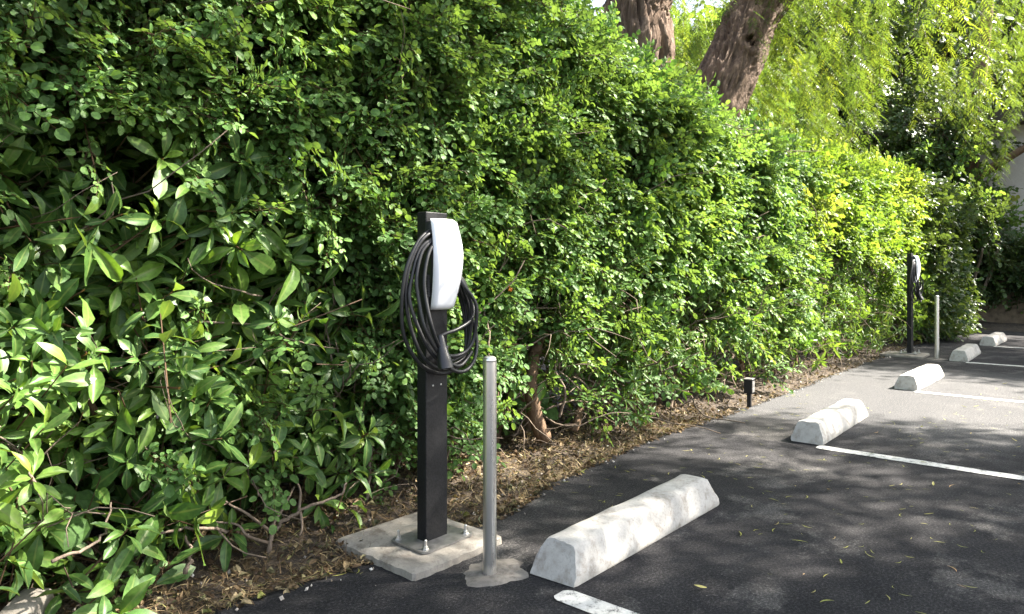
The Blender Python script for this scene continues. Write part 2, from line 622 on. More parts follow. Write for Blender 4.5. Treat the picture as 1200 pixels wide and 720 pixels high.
def soilmat():
    m, N, Lk, B = mat('soil')
    tc = N.new('ShaderNodeTexCoord')
    n = texnoise(N, Lk, tc.outputs['Object'], 16, 9, .7)
    r = ramp(N, [(.3, (.026, .019, .014)), (.5, (.070, .052, .036)), (.7, (.15, .112, .076))]); Lk.new(n.outputs[0], r.inputs[0])
    n2 = texnoise(N, Lk, tc.outputs['Object'], 120, 4, .7)
    r2 = ramp(N, [(.3, (.5, .5, .5)), (.7, (1.5, 1.5, 1.5))]); Lk.new(n2.outputs[0], r2.inputs[0])
    Lk.new(mixc(N, Lk, 1.0, r.outputs[0], r2.outputs[0], 'MULTIPLY'), B.inputs['Base Color'])
    B.inputs['Roughness'].default_value = .95
    bump(N, Lk, B, n2.outputs[0], 1, .02)
    return m


def plain(name, col, rough=.5, metal=0.0, spec=.5, nscale=None, namt=.15, bmp=0):
    m, N, Lk, B = mat(name)
    B.inputs['Roughness'].default_value = rough
    B.inputs['Metallic'].default_value = metal
    B.inputs['Specular IOR Level'].default_value = spec
    B.inputs['Base Color'].default_value = (*col, 1)
    if nscale:
        tc = N.new('ShaderNodeTexCoord')
        n = texnoise(N, Lk, tc.outputs['Object'], nscale, 5, .6)
        r = ramp(N, [(.3, tuple(c * (1 - namt) for c in col)), (.7, tuple(c * (1 + namt) for c in col))])
        Lk.new(n.outputs[0], r.inputs[0]); Lk.new(r.outputs[0], B.inputs['Base Color'])
        rr = N.new('ShaderNodeMapRange'); rr.inputs[3].default_value = max(.05, rough - .12); rr.inputs[4].default_value = min(1, rough + .15)
        Lk.new(n.outputs[0], rr.inputs[0]); Lk.new(rr.outputs[0], B.inputs['Roughness'])
        if bmp: bump(N, Lk, B, n.outputs[0], bmp, .003)
    return m


def paintmat():
    m, N, Lk, B = mat('line_paint')
    tc = N.new('ShaderNodeTexCoord')
    n = texnoise(N, Lk, tc.outputs['Object'], 22, 12, .85)
    r = ramp(N, [(.40, (.07, .07, .07)), (.47, (.50, .49, .46)), (.7, (.74, .73, .69))]); Lk.new(n.outputs[0], r.inputs[0])
    Lk.new(r.outputs[0], B.inputs['Base Color'])
    B.inputs['Roughness'].default_value = .7
    return m


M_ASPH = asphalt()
M_STOP = concrete('wheel_stop_concrete', (.39, .368, .335), (.50, .478, .442), (.20, .172, .14))
M_PAD = concrete('pad_concrete', (.20, .18, .155), (.32, .295, .255), (.11, .09, .07))
M_SOIL = soilmat()
M_PAINT = paintmat()
M_BLACK = plain('black_powder_coat', (.010, .010, .011), .5, 0, .3, 160, .8, .2)
M_RUBBER = plain('black_rubber', (.013, .013, .014), .42, 0, .5, 90, .2)
M_WHITE = plain('white_plastic', (.80, .80, .81), .22, 0, .5)
M_DARKPL = plain('dark_plastic', (.016, .016, .018), .35)
M_GALV = plain('galvanised_steel', (.30, .29, .275), .5, .75, .5, 40, .25, .2)
M_BOLT = plain('zinc_bolt', (.62, .61, .58), .35, .9)
M_GREYBOX = plain('grey_box_paint', (.42, .46, .52), .5, 0, .4, 20, .1)
M_STUCCO = plain('pale_stucco', (.62, .58, .55), .9, 0, .2, 30, .08, .5)
M_BLOCK = plain('brown_block', (.15, .115, .08), .9, 0, .2, 9, .45, .8)
M_FASCIA = plain('dark_fascia', (.06, .045, .035), .7)
M_ORANGE = plain('orange_petal', (.75, .25, .03), .5)


def steelmat():
    m, N, Lk, B = mat('brushed_stainless')
    B.inputs['Metallic'].default_value = .9
    B.inputs['Base Color'].default_value = (.76, .74, .70, 1)
    tc = N.new('ShaderNodeTexCoord')
    mp = N.new('ShaderNodeMapping'); mp.inputs['Scale'].default_value = (6, 6, .6); Lk.new(tc.outputs['Object'], mp.inputs[0])
    n = texnoise(N, Lk, mp.outputs[0], 12, 4)
    rr = N.new('ShaderNodeMapRange'); rr.inputs[3].default_value = .22; rr.inputs[4].default_value = .36
    Lk.new(n.outputs[0], rr.inputs[0]); Lk.new(rr.outputs[0], B.inputs['Roughness'])
    return m


M_STEEL = steelmat()

# ------------------------------------------------------------------ ground
EDGE = [(-8, 2.40), (-2, 2.40), (.4, 2.38), (1.12, 2.35), (1.7, 2.28), (2.5, 2.22), (3.04, 2.36), (4.3, 2.47), (5.8, 2.42), (9.1, 2.47), (13, 2.5), (15.5, 2.5), (16.4, 2.1)]


def edge_t(s):
    return np.interp(s, [e[0] for e in EDGE], [e[1] for e in EDGE])


bm = bmesh.new()
gx = 600
vs = [bm.verts.new((a, b, -.08)) for a, b in ((-gx, -gx), (gx, -gx), (gx, gx), (-gx, gx))]
bm.faces.new(vs)
tag(from_bm('ground', bm, M_SOIL), kind='structure')

# asphalt sheet with a ragged edge along the soil
ss = np.arange(-8, 16.4, .05)
te = edge_t(ss) + (fbm(ss * 3, ss * 0 + 3.3) - .5) * .10 + (fbm(ss * 14, ss * 0 + 9.3) - .5) * .035
bm = bmesh.new()
prev = None
for s, t in zip(ss, te):
    col = [bm.verts.new((s, y, 0)) for y in (-26, -3, 1.0, t - .06)] + [bm.verts.new((s, t - .015, -.004)), bm.verts.new((s, t, -.07))]
    if prev:
        for a in range(len(col) - 1):
            bm.faces.new((prev[a], col[a], col[a + 1], prev[a + 1]))
    prev = col
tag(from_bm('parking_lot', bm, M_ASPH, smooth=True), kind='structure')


def soil_z(s, t):
    d = t - edge_t(s)
    base = -.022 + .075 * np.clip(d / .55, 0, 1)
    return base + (fbm(s * 5, t * 5) - .5) * .05 * np.clip(d / .15, 0, 1) + (fbm(s * 22, t * 22, 3) - .5) * .018


xs = np.concatenate([np.arange(-2, 6, .035), np.arange(6, 17, .08)])
ys = np.concatenate([np.arange(2.05, 3.3, .035), np.arange(3.3, 8, .3)])
X, Y = np.meshgrid(xs, ys, indexing='ij')
Z = soil_z(X, Y)
bm = bmesh.new()
grid = [[bm.verts.new((X[i, j], Y[i, j], Z[i, j])) for j in range(len(ys))] for i in range(len(xs))]
for i in range(len(xs) - 1):
    for j in range(len(ys) - 1):
        bm.faces.new((grid[i][j], grid[i + 1][j], grid[i + 1][j + 1], grid[i][j + 1]))
tag(from_bm('soil_bed', bm, M_SOIL, smooth=True), kind='structure')
# soil at the far end of the lot
xs = np.arange(16.2, 26, .15); ys = np.arange(-12, 8.2, .2)
X, Y = np.meshgrid(xs, ys, indexing='ij')
Z = -.02 + .08 * np.clip((X - 16.2) / 1, 0, 1) + (fbm(X * 4, Y * 4) - .5) * .06
bm = bmesh.new()
grid = [[bm.verts.new((X[i, j], Y[i, j], Z[i, j])) for j in range(len(ys))] for i in range(len(xs))]
for i in range(len(xs) - 1):
    for j in range(len(ys) - 1):
        bm.faces.new((grid[i][j], grid[i + 1][j], grid[i + 1][j + 1], grid[i][j + 1]))
tag(from_bm('planting_bed', bm, M_SOIL, smooth=True), kind='structure')

STOPS = [2.08, 4.84, 7.63, 10.47, 12.95]
for i, s in enumerate(STOPS):
    bm = bmesh.new()
    a = s - .115 if i == 0 else s - .10
    n = 60
    prev = None
    for k in range(n + 1):
        y = 1.515 - [0, .012, .03][k] if k < 3 else 1.515 - k * 6.0 / n
        j = .004 * random.uniform(-1, 1)
        c = [.022, .007, .0][k] if k < 3 else 0
        row = [bm.verts.new((a + c + j, y, .004)), bm.verts.new((a + .10 - c + .004 * random.uniform(-1, 1), y, .004))]
        if prev: bm.faces.new((prev[0], prev[1], row[1], row[0]))
        prev = row
    tag(from_bm('parking_line', bm, M_PAINT), kind='structure')

# ------------------------------------------------------------------ wheel stops
SL, SB, ST, SH = 1.21, .105, .058, .135


def stop_mesh(seed):
    r = np.random.default_rng(seed)
    prof = [(-SB + .006, 0), (-SB, .012), (-SB, .035), (-ST - .017, SH - .024), (-ST - .008, SH - .008), (-ST + .012, SH - .001), (0, SH), (ST - .012, SH - .001), (ST + .008, SH - .008), (ST + .017, SH - .024), (SB, .035), (SB, .012), (SB - .006, 0)]
    bm = bmesh.new()
    pts = []
    for (a, b), (c, d) in zip(prof[:-1], prof[1:]):
        m_ = 5 if abs(a - c) + abs(b - d) > .04 else 2
        for k in range(m_):
            f = k / m_
            pts.append((a + (c - a) * f, b + (d - b) * f))
    pts.append(prof[-1])
    n = 60
    prev = None
    rings = []
    for i in range(n + 1):
        x = i / n * SL
        ring = []
        for (y, z) in pts:
            sl = .055 * z / SH
            xx = sl + (SL - 2 * sl) * i / n
            wz = (float(fbm(xx * 6 + seed, y * 9, z * 9)) - .5) * .016
            chip = 0
            if i in (0, 1, n - 1, n):
                chip = (float(fbm(y * 25 + seed, z * 25, i)) - .5) * .035 * (1 if i in (0, n) else .5)
                if i in (0, n): y *= .965; z = z * .975
            ring.append(bm.verts.new((xx + chip, y + wz * (1 if z > .01 else .3), max(0, z + wz * .6) if z > .01 else 0)))
        if prev:
            for k in range(len(ring) - 1):
                bm.faces.new((prev[k], prev[k + 1], ring[k + 1], ring[k]))
            bm.faces.new((prev[-1], prev[0], ring[0], ring[-1]))
        prev = ring
        rings.append(ring)
    bm.faces.new(rings[0][::-1])
    bm.faces.new(rings[-1])
    return bm


slabels = ['long pale concrete wheel stop nearest the charging pad, with two pin holes in its top',
           'chipped concrete wheel stop on the shade edge, second from the near pad',
           'bright white concrete wheel stop standing in the full sun patch',
           'grey concrete wheel stop beside the far steel bollard, in shade',
           'small grey concrete wheel stop at the far end of the row']
for i, s in enumerate(STOPS):
    r = empty('wheel_stop', (s, 1.60, 0), slabels[i], 'wheel stop', 'concrete wheel stops along the parking bays')
    ob = from_bm('stop_body', stop_mesh(i * 7 + 1), M_STOP, r, smooth=True, angle=R(35))
    ob.location = (0, 0, .002)
    r.rotation_euler.z = [0, R(1.5), R(-1), R(1), R(-1)][i]
    for f in (.24, .80):
        pin = from_bm('anchor_pin', lathe_bm([(.010, 0), (.010, .001), (.007, .0015)], 12), M_STEM, r)
        pin.location = (SL * f, 0, SH)

# ------------------------------------------------------------------ charging station
PX, PY = 2.017, 2.168                                            # post centre


def pad_mesh():
    bm = bmesh.new()
    n = 26
    x0, x1, y0, y1 = 1.755 - PX, 2.245 - PX, 1.975 - PY, 2.485 - PY
    g = {}
    for i in range(n + 1):
        for j in range(n + 1):
            x = x0 + (x1 - x0) * i / n
            y = y0 + (y1 - y0) * j / n
            e = min(i, j, n - i, n - j)
            x += (float(noise(i * .7, j * .7)) - .5) * (.012 if e == 0 else 0)
            y += (float(noise(i * .7 + 30, j * .7)) - .5) * (.012 if e == 0 else 0)
            if (i in (0, n)) and (j in (0, n)):
                x *= .965; y *= .965
            z = .034 - (.010 if e == 0 else 0) + (float(fbm(i * .5, j * .5, 2)) - .5) * .005
            g[i, j] = bm.verts.new((x, y, z))
    for i in range(n):
        for j in range(n):
            bm.faces.new((g[i, j], g[i + 1, j], g[i + 1, j + 1], g[i, j + 1]))
    rim = [g[i, 0] for i in range(n)] + [g[n, j] for j in range(n)] + [g[n - i, n] for i in range(n)] + [g[0, n - j] for j in range(n)]
    low = [bm.verts.new((v.co.x * 1.03, v.co.y * 1.03, -.05)) for v in rim]
    for k in range(len(rim)):
        bm.faces.new((rim[k], low[k], low[(k + 1) % len(rim)], rim[(k + 1) % len(rim)]))
    return bm


pad = from_bm('concrete_pad', pad_mesh(), M_PAD, smooth=True, angle=R(40))
pad.location = (PX, PY, 0)
tag(pad, 'square concrete pad under the near charging post', 'concrete pad', 'concrete pads under the charging posts')
ZP = .036

st = empty('charging_station', (PX, PY, ZP), 'near black charging post with white front and coiled cable on concrete pad', 'charging station', 'vehicle charging posts before the hedge')
V3 = Vector


def at0(o):
    o.location = (0, 0, 0)
    return o


H = 1.378 - ZP
post = at0(from_bm('post', box_bm(-.060, .060, -.0275, .0275, .006, H, .004), M_BLACK, st))
# base plate with rounded corners
bm = box_bm(-.14, .14, -.108, .108, .001, .009)
ve = [e for e in bm.edges if abs(e.verts[0].co.z - e.verts[1].co.z) > .005]
bmesh.ops.bevel(bm, geom=ve, offset=.025, segments=5, affect='EDGES', profile=.5)
plate = at0(from_bm('base_plate', bm, M_GALV, st))
for a in (-1, 1):
    for b in (-1, 1):
        bo = from_bm('anchor_bolt', lathe_bm([(.015, .009), (.015, .012), (.011, .0125), (.011, .021), (.0062, .0215), (.0062, .043), (.004, .046)], 6), M_BOLT, plate)
        bo.location = (a * .112, b * .082, 0)
for a in (-.022, .022):
    sc = from_bm('screw', lathe_bm([(.004, 0), (.004, .0015), (.002, .0025)], 10), M_BOLT, st)
    sc.location = (a, -.0275, .635)
    sc.rotation_euler = (R(90), 0, 0)


def shell_mesh(z0, z1, prof, inset=0.0, back=0.0):
    """a shield shaped housing: prof gives (z fraction, half width, y of the front)"""
    bm = bmesh.new()
    prev = None
    n = 30
    zs = [p[0] for p in prof]
    rings = []
    for i in range(n + 1):
        f = i / n
        # tighten the ends so that the corners are round
        z = z0 + (z1 - z0) * f
        hw = float(np.interp(f, zs, [p[1] for p in prof])) - inset
        yf = float(np.interp(f, zs, [p[2] for p in prof]))
        e = min(f, 1 - f)
        cr = 1 - max(0, (1 - e / .045)) ** 2 * .16 if e < .045 else 1
        hw *= cr
        yf += .012 * max(0, 1 - e / .04) ** 2
        ring = []
        m = 14
        for k in range(m + 1):
            u = -1 + 2 * k / m
            y = yf + .010 * abs(u) ** 2.5 + (.012 * max(0, abs(u) - .86) / .14)
            ring.append(bm.verts.new((hw * u, y, z)))
        yb = back if back > -.05 else yf + .026
        ring.append(bm.verts.new((hw * 1.0, yb, z)))
        ring.append(bm.verts.new((-hw * 1.0, yb, z)))
        if prev:
            for k in range(len(ring)):
                bm.faces.new((prev[k], prev[(k + 1) % len(ring)], ring[(k + 1) % len(ring)], ring[k]))
        prev = ring
        rings.append(ring)
    bm.faces.new(rings[0][::-1]); bm.faces.new(rings[-1])
    return bm


PROF = [(0, .060, -.078), (.1, .0645, -.089), (.2, .069, -.099), (.3, .0735, -.107), (.4, .077, -.113), (.5, .0795, -.117), (.6, .080, -.118), (.7, .0785, -.115), (.8, .0755, -.108), (.9, .072, -.099), (1, .068, -.087)]
BK = [(a, b, c + .022) for a, b, c in PROF]
z0, z1 = .981 - ZP, 1.349 - ZP
at0(from_bm('charger_housing', shell_mesh(z0 + .006, z1 - .006, BK, .006, -.0280), M_DARKPL, st, True, R(50)))
at0(from_bm('faceplate', shell_mesh(z0, z1, PROF, 0, -.074), M_WHITE, st, True, R(50)))
# ribbed strain relief where the cable leaves the housing
pr = []
for k in range(9):
    pr += [(.016, k * .010), (.016, k * .010 + .006), (.012, k * .010 + .007), (.012, k * .010 + .0095)]
sr = from_bm('strain_relief', lathe_bm(pr, 14), M_RUBBER, st)
sr.location = (-.066, -.046, 1.035 - ZP)
# the coiled cable
paths = []
rc = .0078
base = [(.0, .265), (-.085, .258), (-.15, .205), (-.186, .10), (-.198, -.02), (-.175, -.145), (-.105, -.255), (-.01, -.302), (.075, -.300), (.130, -.262), (.152, -.18), (.146, -.06), (.112, .06), (.085, .16)]
r_ = random.Random(5)
for k in range(5):
    sx, dz = 1 - .075 * k + r_.uniform(-.01, .01), .012 * k
    pts = []
    for i, (a, b) in enumerate(base):
        y = -.068 - .012 * math.sin(i * .9 + k) - (.012 * (k - 2))
        if b < -.05: y -= .012 * k * .5
        if i in (0, 13): y = -.050 - .008 * (k % 3)
        pts.append((a * sx + r_.uniform(-.006, .006) + (.006 * k if a > 0 and b < 0 else 0), y, 1.03 - ZP + b * (1 - .035 * k) + dz * (.6 if b < 0 else 0) + r_.uniform(-.006, .006)))
    paths.append((spline(pts, 8, True), rc))
# run out of the strain relief into the coil, and the free end up to the plug
paths.append((spline([(-.066, -.046, 1.04 - ZP), (-.070, -.05, .97 - ZP), (-.06, -.08, .87 - ZP), (-.01, -.105, .775 - ZP), (.06, -.105, .752 - ZP), (.14, -.09, .80 - ZP)], 8), rc))
paths.append((spline([(.115, -.03, 1.10 - ZP), (.150, -.055, 1.02 - ZP), (.155, -.085, .985 - ZP), (.115, -.108, .935 - ZP), (.03, -.118, .903 - ZP), (-.03, -.112, .889 - ZP), (-.058, -.108, .878 - ZP)], 8), rc))
paths.append((spline([(-.03, -.118, .84 - ZP), (-.045, -.12, .79 - ZP), (-.01, -.122, .745 - ZP), (.07, -.115, .728 - ZP), (.145, -.10, .765 - ZP), (.175, -.085, .85 - ZP), (.150, -.07, .98 - ZP)], 8), rc))
at0(from_bm('cable', tube_mesh(paths, 10), M_RUBBER, st, True))
# holster grip on the right side of the coil
at0(from_bm('cable_grip', tube_mesh([(spline([(.080, -.045, 1.125 - ZP), (.118, -.05, 1.095 - ZP), (.142, -.055, 1.045 - ZP), (.152, -.062, 1.0 - ZP)], 6), [.010] + [.017] * 13 + [.014] * 4 + [.011])], 12), M_DARKPL, st, True))
# plug: a tapered handle with an open socket end
plug_bm = bmesh.new()
prev = None
rings = []
for f, w, d in ((0, .010, .010), (.05, .014, .013), (.3, .017, .016), (.55, .022, .020), (.75, .028, .025), (.9, .029, .027), (1, .028, .026), (1.0, .020, .019), (.86, .019, .018)):
    z = .135 * (1 - f)
    ring = []
    for k in range(16):
        t = 2 * math.pi * k / 16
        ct, sn = math.cos(t), math.sin(t)
        q = (abs(ct) ** 3 + abs(sn) ** 3) ** (-1 / 3)
        ring.append(plug_bm.verts.new((w * ct * q, d * sn * q - .022 * f * f, z)))
    if prev:
        for k in range(16):
            plug_bm.faces.new((prev[k], prev[(k + 1) % 16], ring[(k + 1) % 16], ring[k]))
    else:
        plug_bm.faces.new(ring[::-1])
    prev = ring
plug_bm.faces.new(prev)
plug = from_bm('plug', plug_bm, M_DARKPL, st, True, R(45))
plug.location = (-.058, -.132, .752 - ZP)
plug.rotation_euler = (R(-12), R(-4), R(-25))

# bollard with its concrete collar
bx, by = ground(574, 671)
bx, by = ground(574, 671, .006)


def bollard_parts(root):
    at0(from_bm('tube', lathe_bm([(.0255, 0), (.0255, .795)], 32), M_STEEL, root, True, R(40)))
    at0(from_bm('domed_cap', lathe_bm([(.0255, .7955), (.0262, .7965), (.0258, .803), (.022, .811), (.013, .816), (.003, .8175)], 32), M_STEEL, root, True, R(60)))


bo = empty('bollard', (bx, by, .003), 'near slim stainless steel bollard in front of the charging pad', 'bollard', 'slim steel bollards guarding the charging posts')
bollard_parts(bo)


def patch_mesh():
    bm = bmesh.new()
    n = 40
    rings = []
    for f, z in ((.0, .006), (.3, .007), (.6, .006), (.85, .004), (1.0, -.004)):
        ring = []
        for k in range(n):
            t = 2 * math.pi * k / n
            rr = (.118 + .06 * (float(fbm(math.cos(t) * 2.2 + 5, math.sin(t) * 2.2)) - .45) + .02 * (float(noise(k * .9, 4)) - .5)) * f
            ring.append(bm.verts.new((rr * math.cos(t) * 1.25, rr * math.sin(t), z + (float(noise(k, f * 9)) - .5) * .003 * (f < 1))) if f > 0 else None)
        rings.append(ring)
    c = bm.verts.new((0, 0, .006))
    for k in range(n):
        bm.faces.new((c, rings[1][k], rings[1][(k + 1) % n]))
        for a in range(1, 4):
            bm.faces.new((rings[a][k], rings[a + 1][k], rings[a + 1][(k + 1) % n], rings[a][(k + 1) % n]))
    return bm


pt = from_bm('concrete_footing', patch_mesh(), concrete('footing_concrete', (.12, .11, .10), (.23, .21, .185), (.07, .06, .055), 60), smooth=True)
pt.location = (bx + .02, by - .01, 0)
tag(pt, 'rough round concrete footing at the near bollard', 'footing', 'concrete footings of the bollards')


def copy_tree(o, parent=None):
    c = o.copy()
    C.objects.link(c)
    if parent is not None: c.parent = parent
    for ch in list(o.children): copy_tree(ch, c)
    return c


o = copy_tree(st); o.location = (PX + 8.75, PY + .035, ZP - .002)
o['label'] = 'far black charging post with coiled cable before the dark end of the hedge'
o = copy_tree(bo); gx_, gy_ = ground(1098, 421); o.location = (gx_, gy_, .008)
o['label'] = 'far slim steel bollard beside the shaded wheel stop'
o = copy_tree(pt); o.location = (gx_, gy_, 0); o['label'] = 'round concrete footing at the far bollard'
o = copy_tree(pad); o.location = (PX + 8.75, PY + .035, -.002); o['label'] = 'square concrete pad under the far charging post'

# ------------------------------------------------------------------ path light
lx, ly = ground(878, 474, .02)
pl = empty('path_light', (lx, ly, float(soil_z(lx, ly))), 'small black square garden light on a stake at the soil edge', 'garden light')
pl.rotation_euler.z = R(8)
at0(from_bm('stake', box_bm(-.016, .016, -.016, .016, -.03, .14, .003), M_BLACK, pl))
at0(from_bm('lamp_head', box_bm(-.044, .044, -.034, .034, .14, .255, .003), M_BLACK, pl))
at0(from_bm('cap', box_bm(-.047, .047, -.037, .037, .2555, .263, .002), M_GALV, pl))
at0(from_bm('lens', box_bm(-.036, .036, -.0365, -.0345, .15, .245, .0005), M_GALV, pl))

# pale block lying in the bed at the left corner
bx0, by0 = ground(36, 716, .05)
bl = from_bm('stone_block', box_bm(-.14, .05, -.05, .05, 0, .085, .016, 3), M_PAD, smooth=True)
for v in bl.data.vertices:
    n_ = (float(fbm(v.co.x * 14, v.co.y * 14, v.co.z * 14)) - .5) * .03
    v.co += Vector((n_, n_ * .6, n_ * .5))
bl.location = (bx0, by0, .02)
bl.rotation_euler = (R(3), R(-8), R(44))
tag(bl, 'pale grey weathered block half hidden under the broad leaves', 'stone block')

# far utility box on a short post
ux, uy = ground(1109, 391)
ut = empty('utility_box', (ux, uy, 0), 'small pale grey utility box on a thin post at the end of the hedge', 'utility box')
at0(from_bm('post', lathe_bm([(.02, -.02), (.02, .27)], 12), M_GALV, ut, True, R(40)))
at0(from_bm('box', box_bm(-.06, .06, -.09, .07, .26, .50, .012), M_GREYBOX, ut))
at0(from_bm('cover', box_bm(-.065, .065, -.095, .075, .5005, .518, .006), M_GREYBOX, ut))

# ------------------------------------------------------------------ far wall of the neighbouring building, block wall
bw = empty('building', (19.5, 0, 0), 'pale stucco building behind the trees at the far end', 'building')


def inplace(o):
    return o


from_bm('wall', box_bm(19.5, 24, -12, 5.2, 0, 4.4), M_STUCCO, bw)
from_bm('roof', box_bm(19.0, 24.5, -12.5, 5.7, 4.401, 4.7), M_FASCIA, bw)
from_bm('window', box_bm(19.44, 19.499, -3.4, -2.2, 1.2, 2.6), M_FASCIA, bw)
bk = from_bm('block_wall', box_bm(18.0, 18.25, -9, 3.6, -.05, 1.15, .01), M_BLOCK)
tag(bk, 'low brown block wall behind the bare stemmed bushes', 'wall')

# ------------------------------------------------------------------ hedge
FACE0 = 2.66


def face(s, z):
    """y of the hedge's front at x = s, height z"""
    b = FACE0 + (.06 - .16 * np.clip((np.asarray(s) - 3.8) / 1.2, 0, 1)) * np.clip(1 - np.asarray(z) / .8, 0, 1) - .10 * np.clip((np.asarray(s) - 9) / 3, 0, 1)
    return b - (fbm(np.asarray(s) * .9, np.asarray(z) * .9, 1.5) - .5) * .26 - (fbm(np.asarray(s) * 2.6, np.asarray(z) * 2.6, 8.5) - .5) * .20


def top(s):
    return np.interp(s, [-1, 2, 4.2, 5.2, 6.5, 8.5, 12.5, 14.3, 15.4], [3.3, 3.3, 2.88, 2.57, 2.44, 2.46, 2.68, 2.5, 1.9]) + (fbm(np.asarray(s) * 1.3, 4.4) - .5) * .25


def holes(s, z):
    """1 where the hedge has an open dark pocket"""
    s, z = np.asarray(s, float), np.asarray(z, float)
    bare = np.exp(-((s - 3.38) / .50) ** 4 - ((z - .38) / .46) ** 4) + .8 * np.exp(-((s - 5.9) / .3) ** 4 - ((z - .25) / .25) ** 4)
    return bare + (1 - bare) * np.clip((fbm(np.asarray(s) * 2.1 + 3, np.asarray(z) * 2.1 + 11, 4.2, 3) - .63) / .07, 0, 1)


def cloud(n, s0, s1, z0=.12, lo=0, hi=.45, power=1.6, topfrac=.16, zcap=None):
    """points in the hedge's outer skin, with their outward direction"""
    s = rng.uniform(s0, s1, n)
    H = top(s)
    zt = H if zcap is None else np.minimum(H, zcap)
    z = z0 + (zt - z0) * rng.random(n)
    d = lo + (hi - lo) * rng.random(n) ** power
    y = face(s, z) + d + np.clip((z - (H - .35)) / .35, 0, 1) ** 2 * .30
    out = np.stack([np.zeros(n), -np.ones(n), .25 + .9 * np.clip((z - (H - .5)) / .5, 0, 1)], -1)
    k = rng.random(n) < topfrac
    y[k] = face(s[k], H[k]) + .25 + rng.random(k.sum()) * .9
    z[k] = H[k] + (rng.random(k.sum()) - .7) * .25
    out[k] = np.array([0, -.3, 1.0])
    return np.stack([s, y, z], -1), unit(out), d


def put_shoots(acc, tms, P, out, scale, var, droop=.3, spread=.55, zaxis=False, face_up=.62):
    n = len(P)
    d = unit(out + rng.normal(0, spread, (n, 3)) + np.array([0, 0, -droop]))
    nh = unit(np.array([0.12, -.80, face_up]) + rng.normal(0, .35, (n, 3)))
    which = rng.integers(0, len(tms), n)
    if zaxis:
        M = frames(nh, d)            # template z is the twig direction
        F = frames(unit(np.cross(d, rng.normal(0, 1, (n, 3)))), d)
        M = F
    else:
        M = frames(d, nh)
    M = M * scale[:, None, None]
    for k in range(len(tms)):
        w = which == k
        acc.add(tms[k], M[w], P[w], var[w])


SM = [shoot_small(i, .0265, 4, .17) for i in range(10)]
SMB = [shoot_small(i + 40, .042, 3, .22) for i in range(6)]
SMM = [shoot_small(i + 80, .032, 4, .19) for i in range(8)]
WL = [whorl(i, .122, 8 + i % 5) for i in range(9)] + [spray(i + 200, .120, 7 + i % 4) for i in range(9)]
LN = [whorl(i + 60, .115, 9, 'lance') for i in range(7)]


def zone_large(s, z):
    lim = 1.78 - .32 * np.clip(s - .8, 0, 3) + (fbm(s * 2.2, z * 2.2, 9) - .5) * 1.0
    e = np.clip((2.35 - s + (fbm(s * 2, z * 2, 19) - .5) * 1.1) / .3, 0, 1)
    return np.clip((lim - z) / .2, 0, 1) * e


def zone_lance(s, z):
    a = np.clip((s - 3.2) / 1.0, 0, 1) * np.clip((12.4 - s) / .8, 0, 1)
    return a * np.clip((1.55 + .55 * (fbm(s * 1.2, z * 1.2, 6) - .5) * 2 - z) / .5, 0, 1) * .95


def zone_yellow(s, z):
    return np.clip((s - 7.0 + (fbm(s * 1.2, z * 1.2, 31) - .5) * 3.2) / 1.2, 0, 1)


def keep(P, p):
    return rng.random(len(P)) < p


def low_gap(z, s):
    """lower half metre is thinly leaved"""
    return np.clip((z - .10) / np.where(s > 2.6, .62, .34), .07, 1)


# small leaved climber over the near and middle hedge
h = empty('climbing_hedge', (3.6, 3.1, 0), 'tall climbing hedge of small rounded green leaves behind the near charging post', 'hedge')
acc = Acc()
for n, lo, hi, hol in ((12500, -.06, .20, 1.0), (5600, .13, .55, .35)):
    P, out, d = cloud(n, -.6, 8.8, .15, lo, hi)
    s, z = P[:, 0], P[:, 2]
    dens = np.where(s < 5, 1, .8)
    k = keep(P, dens * (1 - zone_large(s, z) * .97) * (1 - zone_lance(s, z) * .85) * (1 - zone_yellow(s, z)) * (1 - .93 * hol * holes(s, z)) * low_gap(z, s))
    P, out = P[k], out[k]
    var = np.clip(.36 + .30 * (fbm(P[:, 0] * 1.8, P[:, 2] * 1.8, 3) - .5) * 2 + rng.normal(0, .11, len(P)), 0, .92)
    near = P[:, 0] < 4.2
    put_shoots(acc, SM, P[near], out[near], rng.uniform(.8, 1.25, near.sum()), var[near])
    put_shoots(acc, SMM, P[~near], out[~near], rng.uniform(.8, 1.25, (~near).sum()), var[~near])
# deep inner leaves, back of the hedge
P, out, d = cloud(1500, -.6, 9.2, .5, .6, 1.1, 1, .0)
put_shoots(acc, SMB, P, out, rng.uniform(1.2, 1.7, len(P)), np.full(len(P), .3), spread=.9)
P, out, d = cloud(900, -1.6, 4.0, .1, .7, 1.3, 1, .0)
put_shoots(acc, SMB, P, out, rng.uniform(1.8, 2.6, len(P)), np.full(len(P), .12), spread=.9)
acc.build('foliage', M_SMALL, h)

# large leaved shrub in the left corner
hl = empty('broadleaf_shrub', (1.0, 3.0, 0), 'broad leaved shrub with rosettes of long glossy leaves in the near left corner', 'shrub')
acc = Acc()
for n, lo, hi, hol in ((860, -.12, .20, .5), (1200, .10, .55, .1)):
    P, out, d = cloud(n, -.7, 3.0, .10, lo, hi, zcap=2.3, topfrac=0)
    s, z = P[:, 0], P[:, 2]
    k = keep(P, zone_large(s, z) * (1 - .85 * hol * holes(s, z)) * np.where(z < .35, np.where(s > 1.3, .45, .9), 1))
    P, out = P[k], out[k]
    var = np.clip(.42 + rng.normal(0, .13, len(P)), .05, .75)
    var[rng.random(len(P)) < .06] = .66
    put_shoots(acc, WL, P, unit(out + np.array([.15, 0, .35])), rng.uniform(.75, 1.2, len(P)), var, droop=.0, spread=.45, zaxis=True)
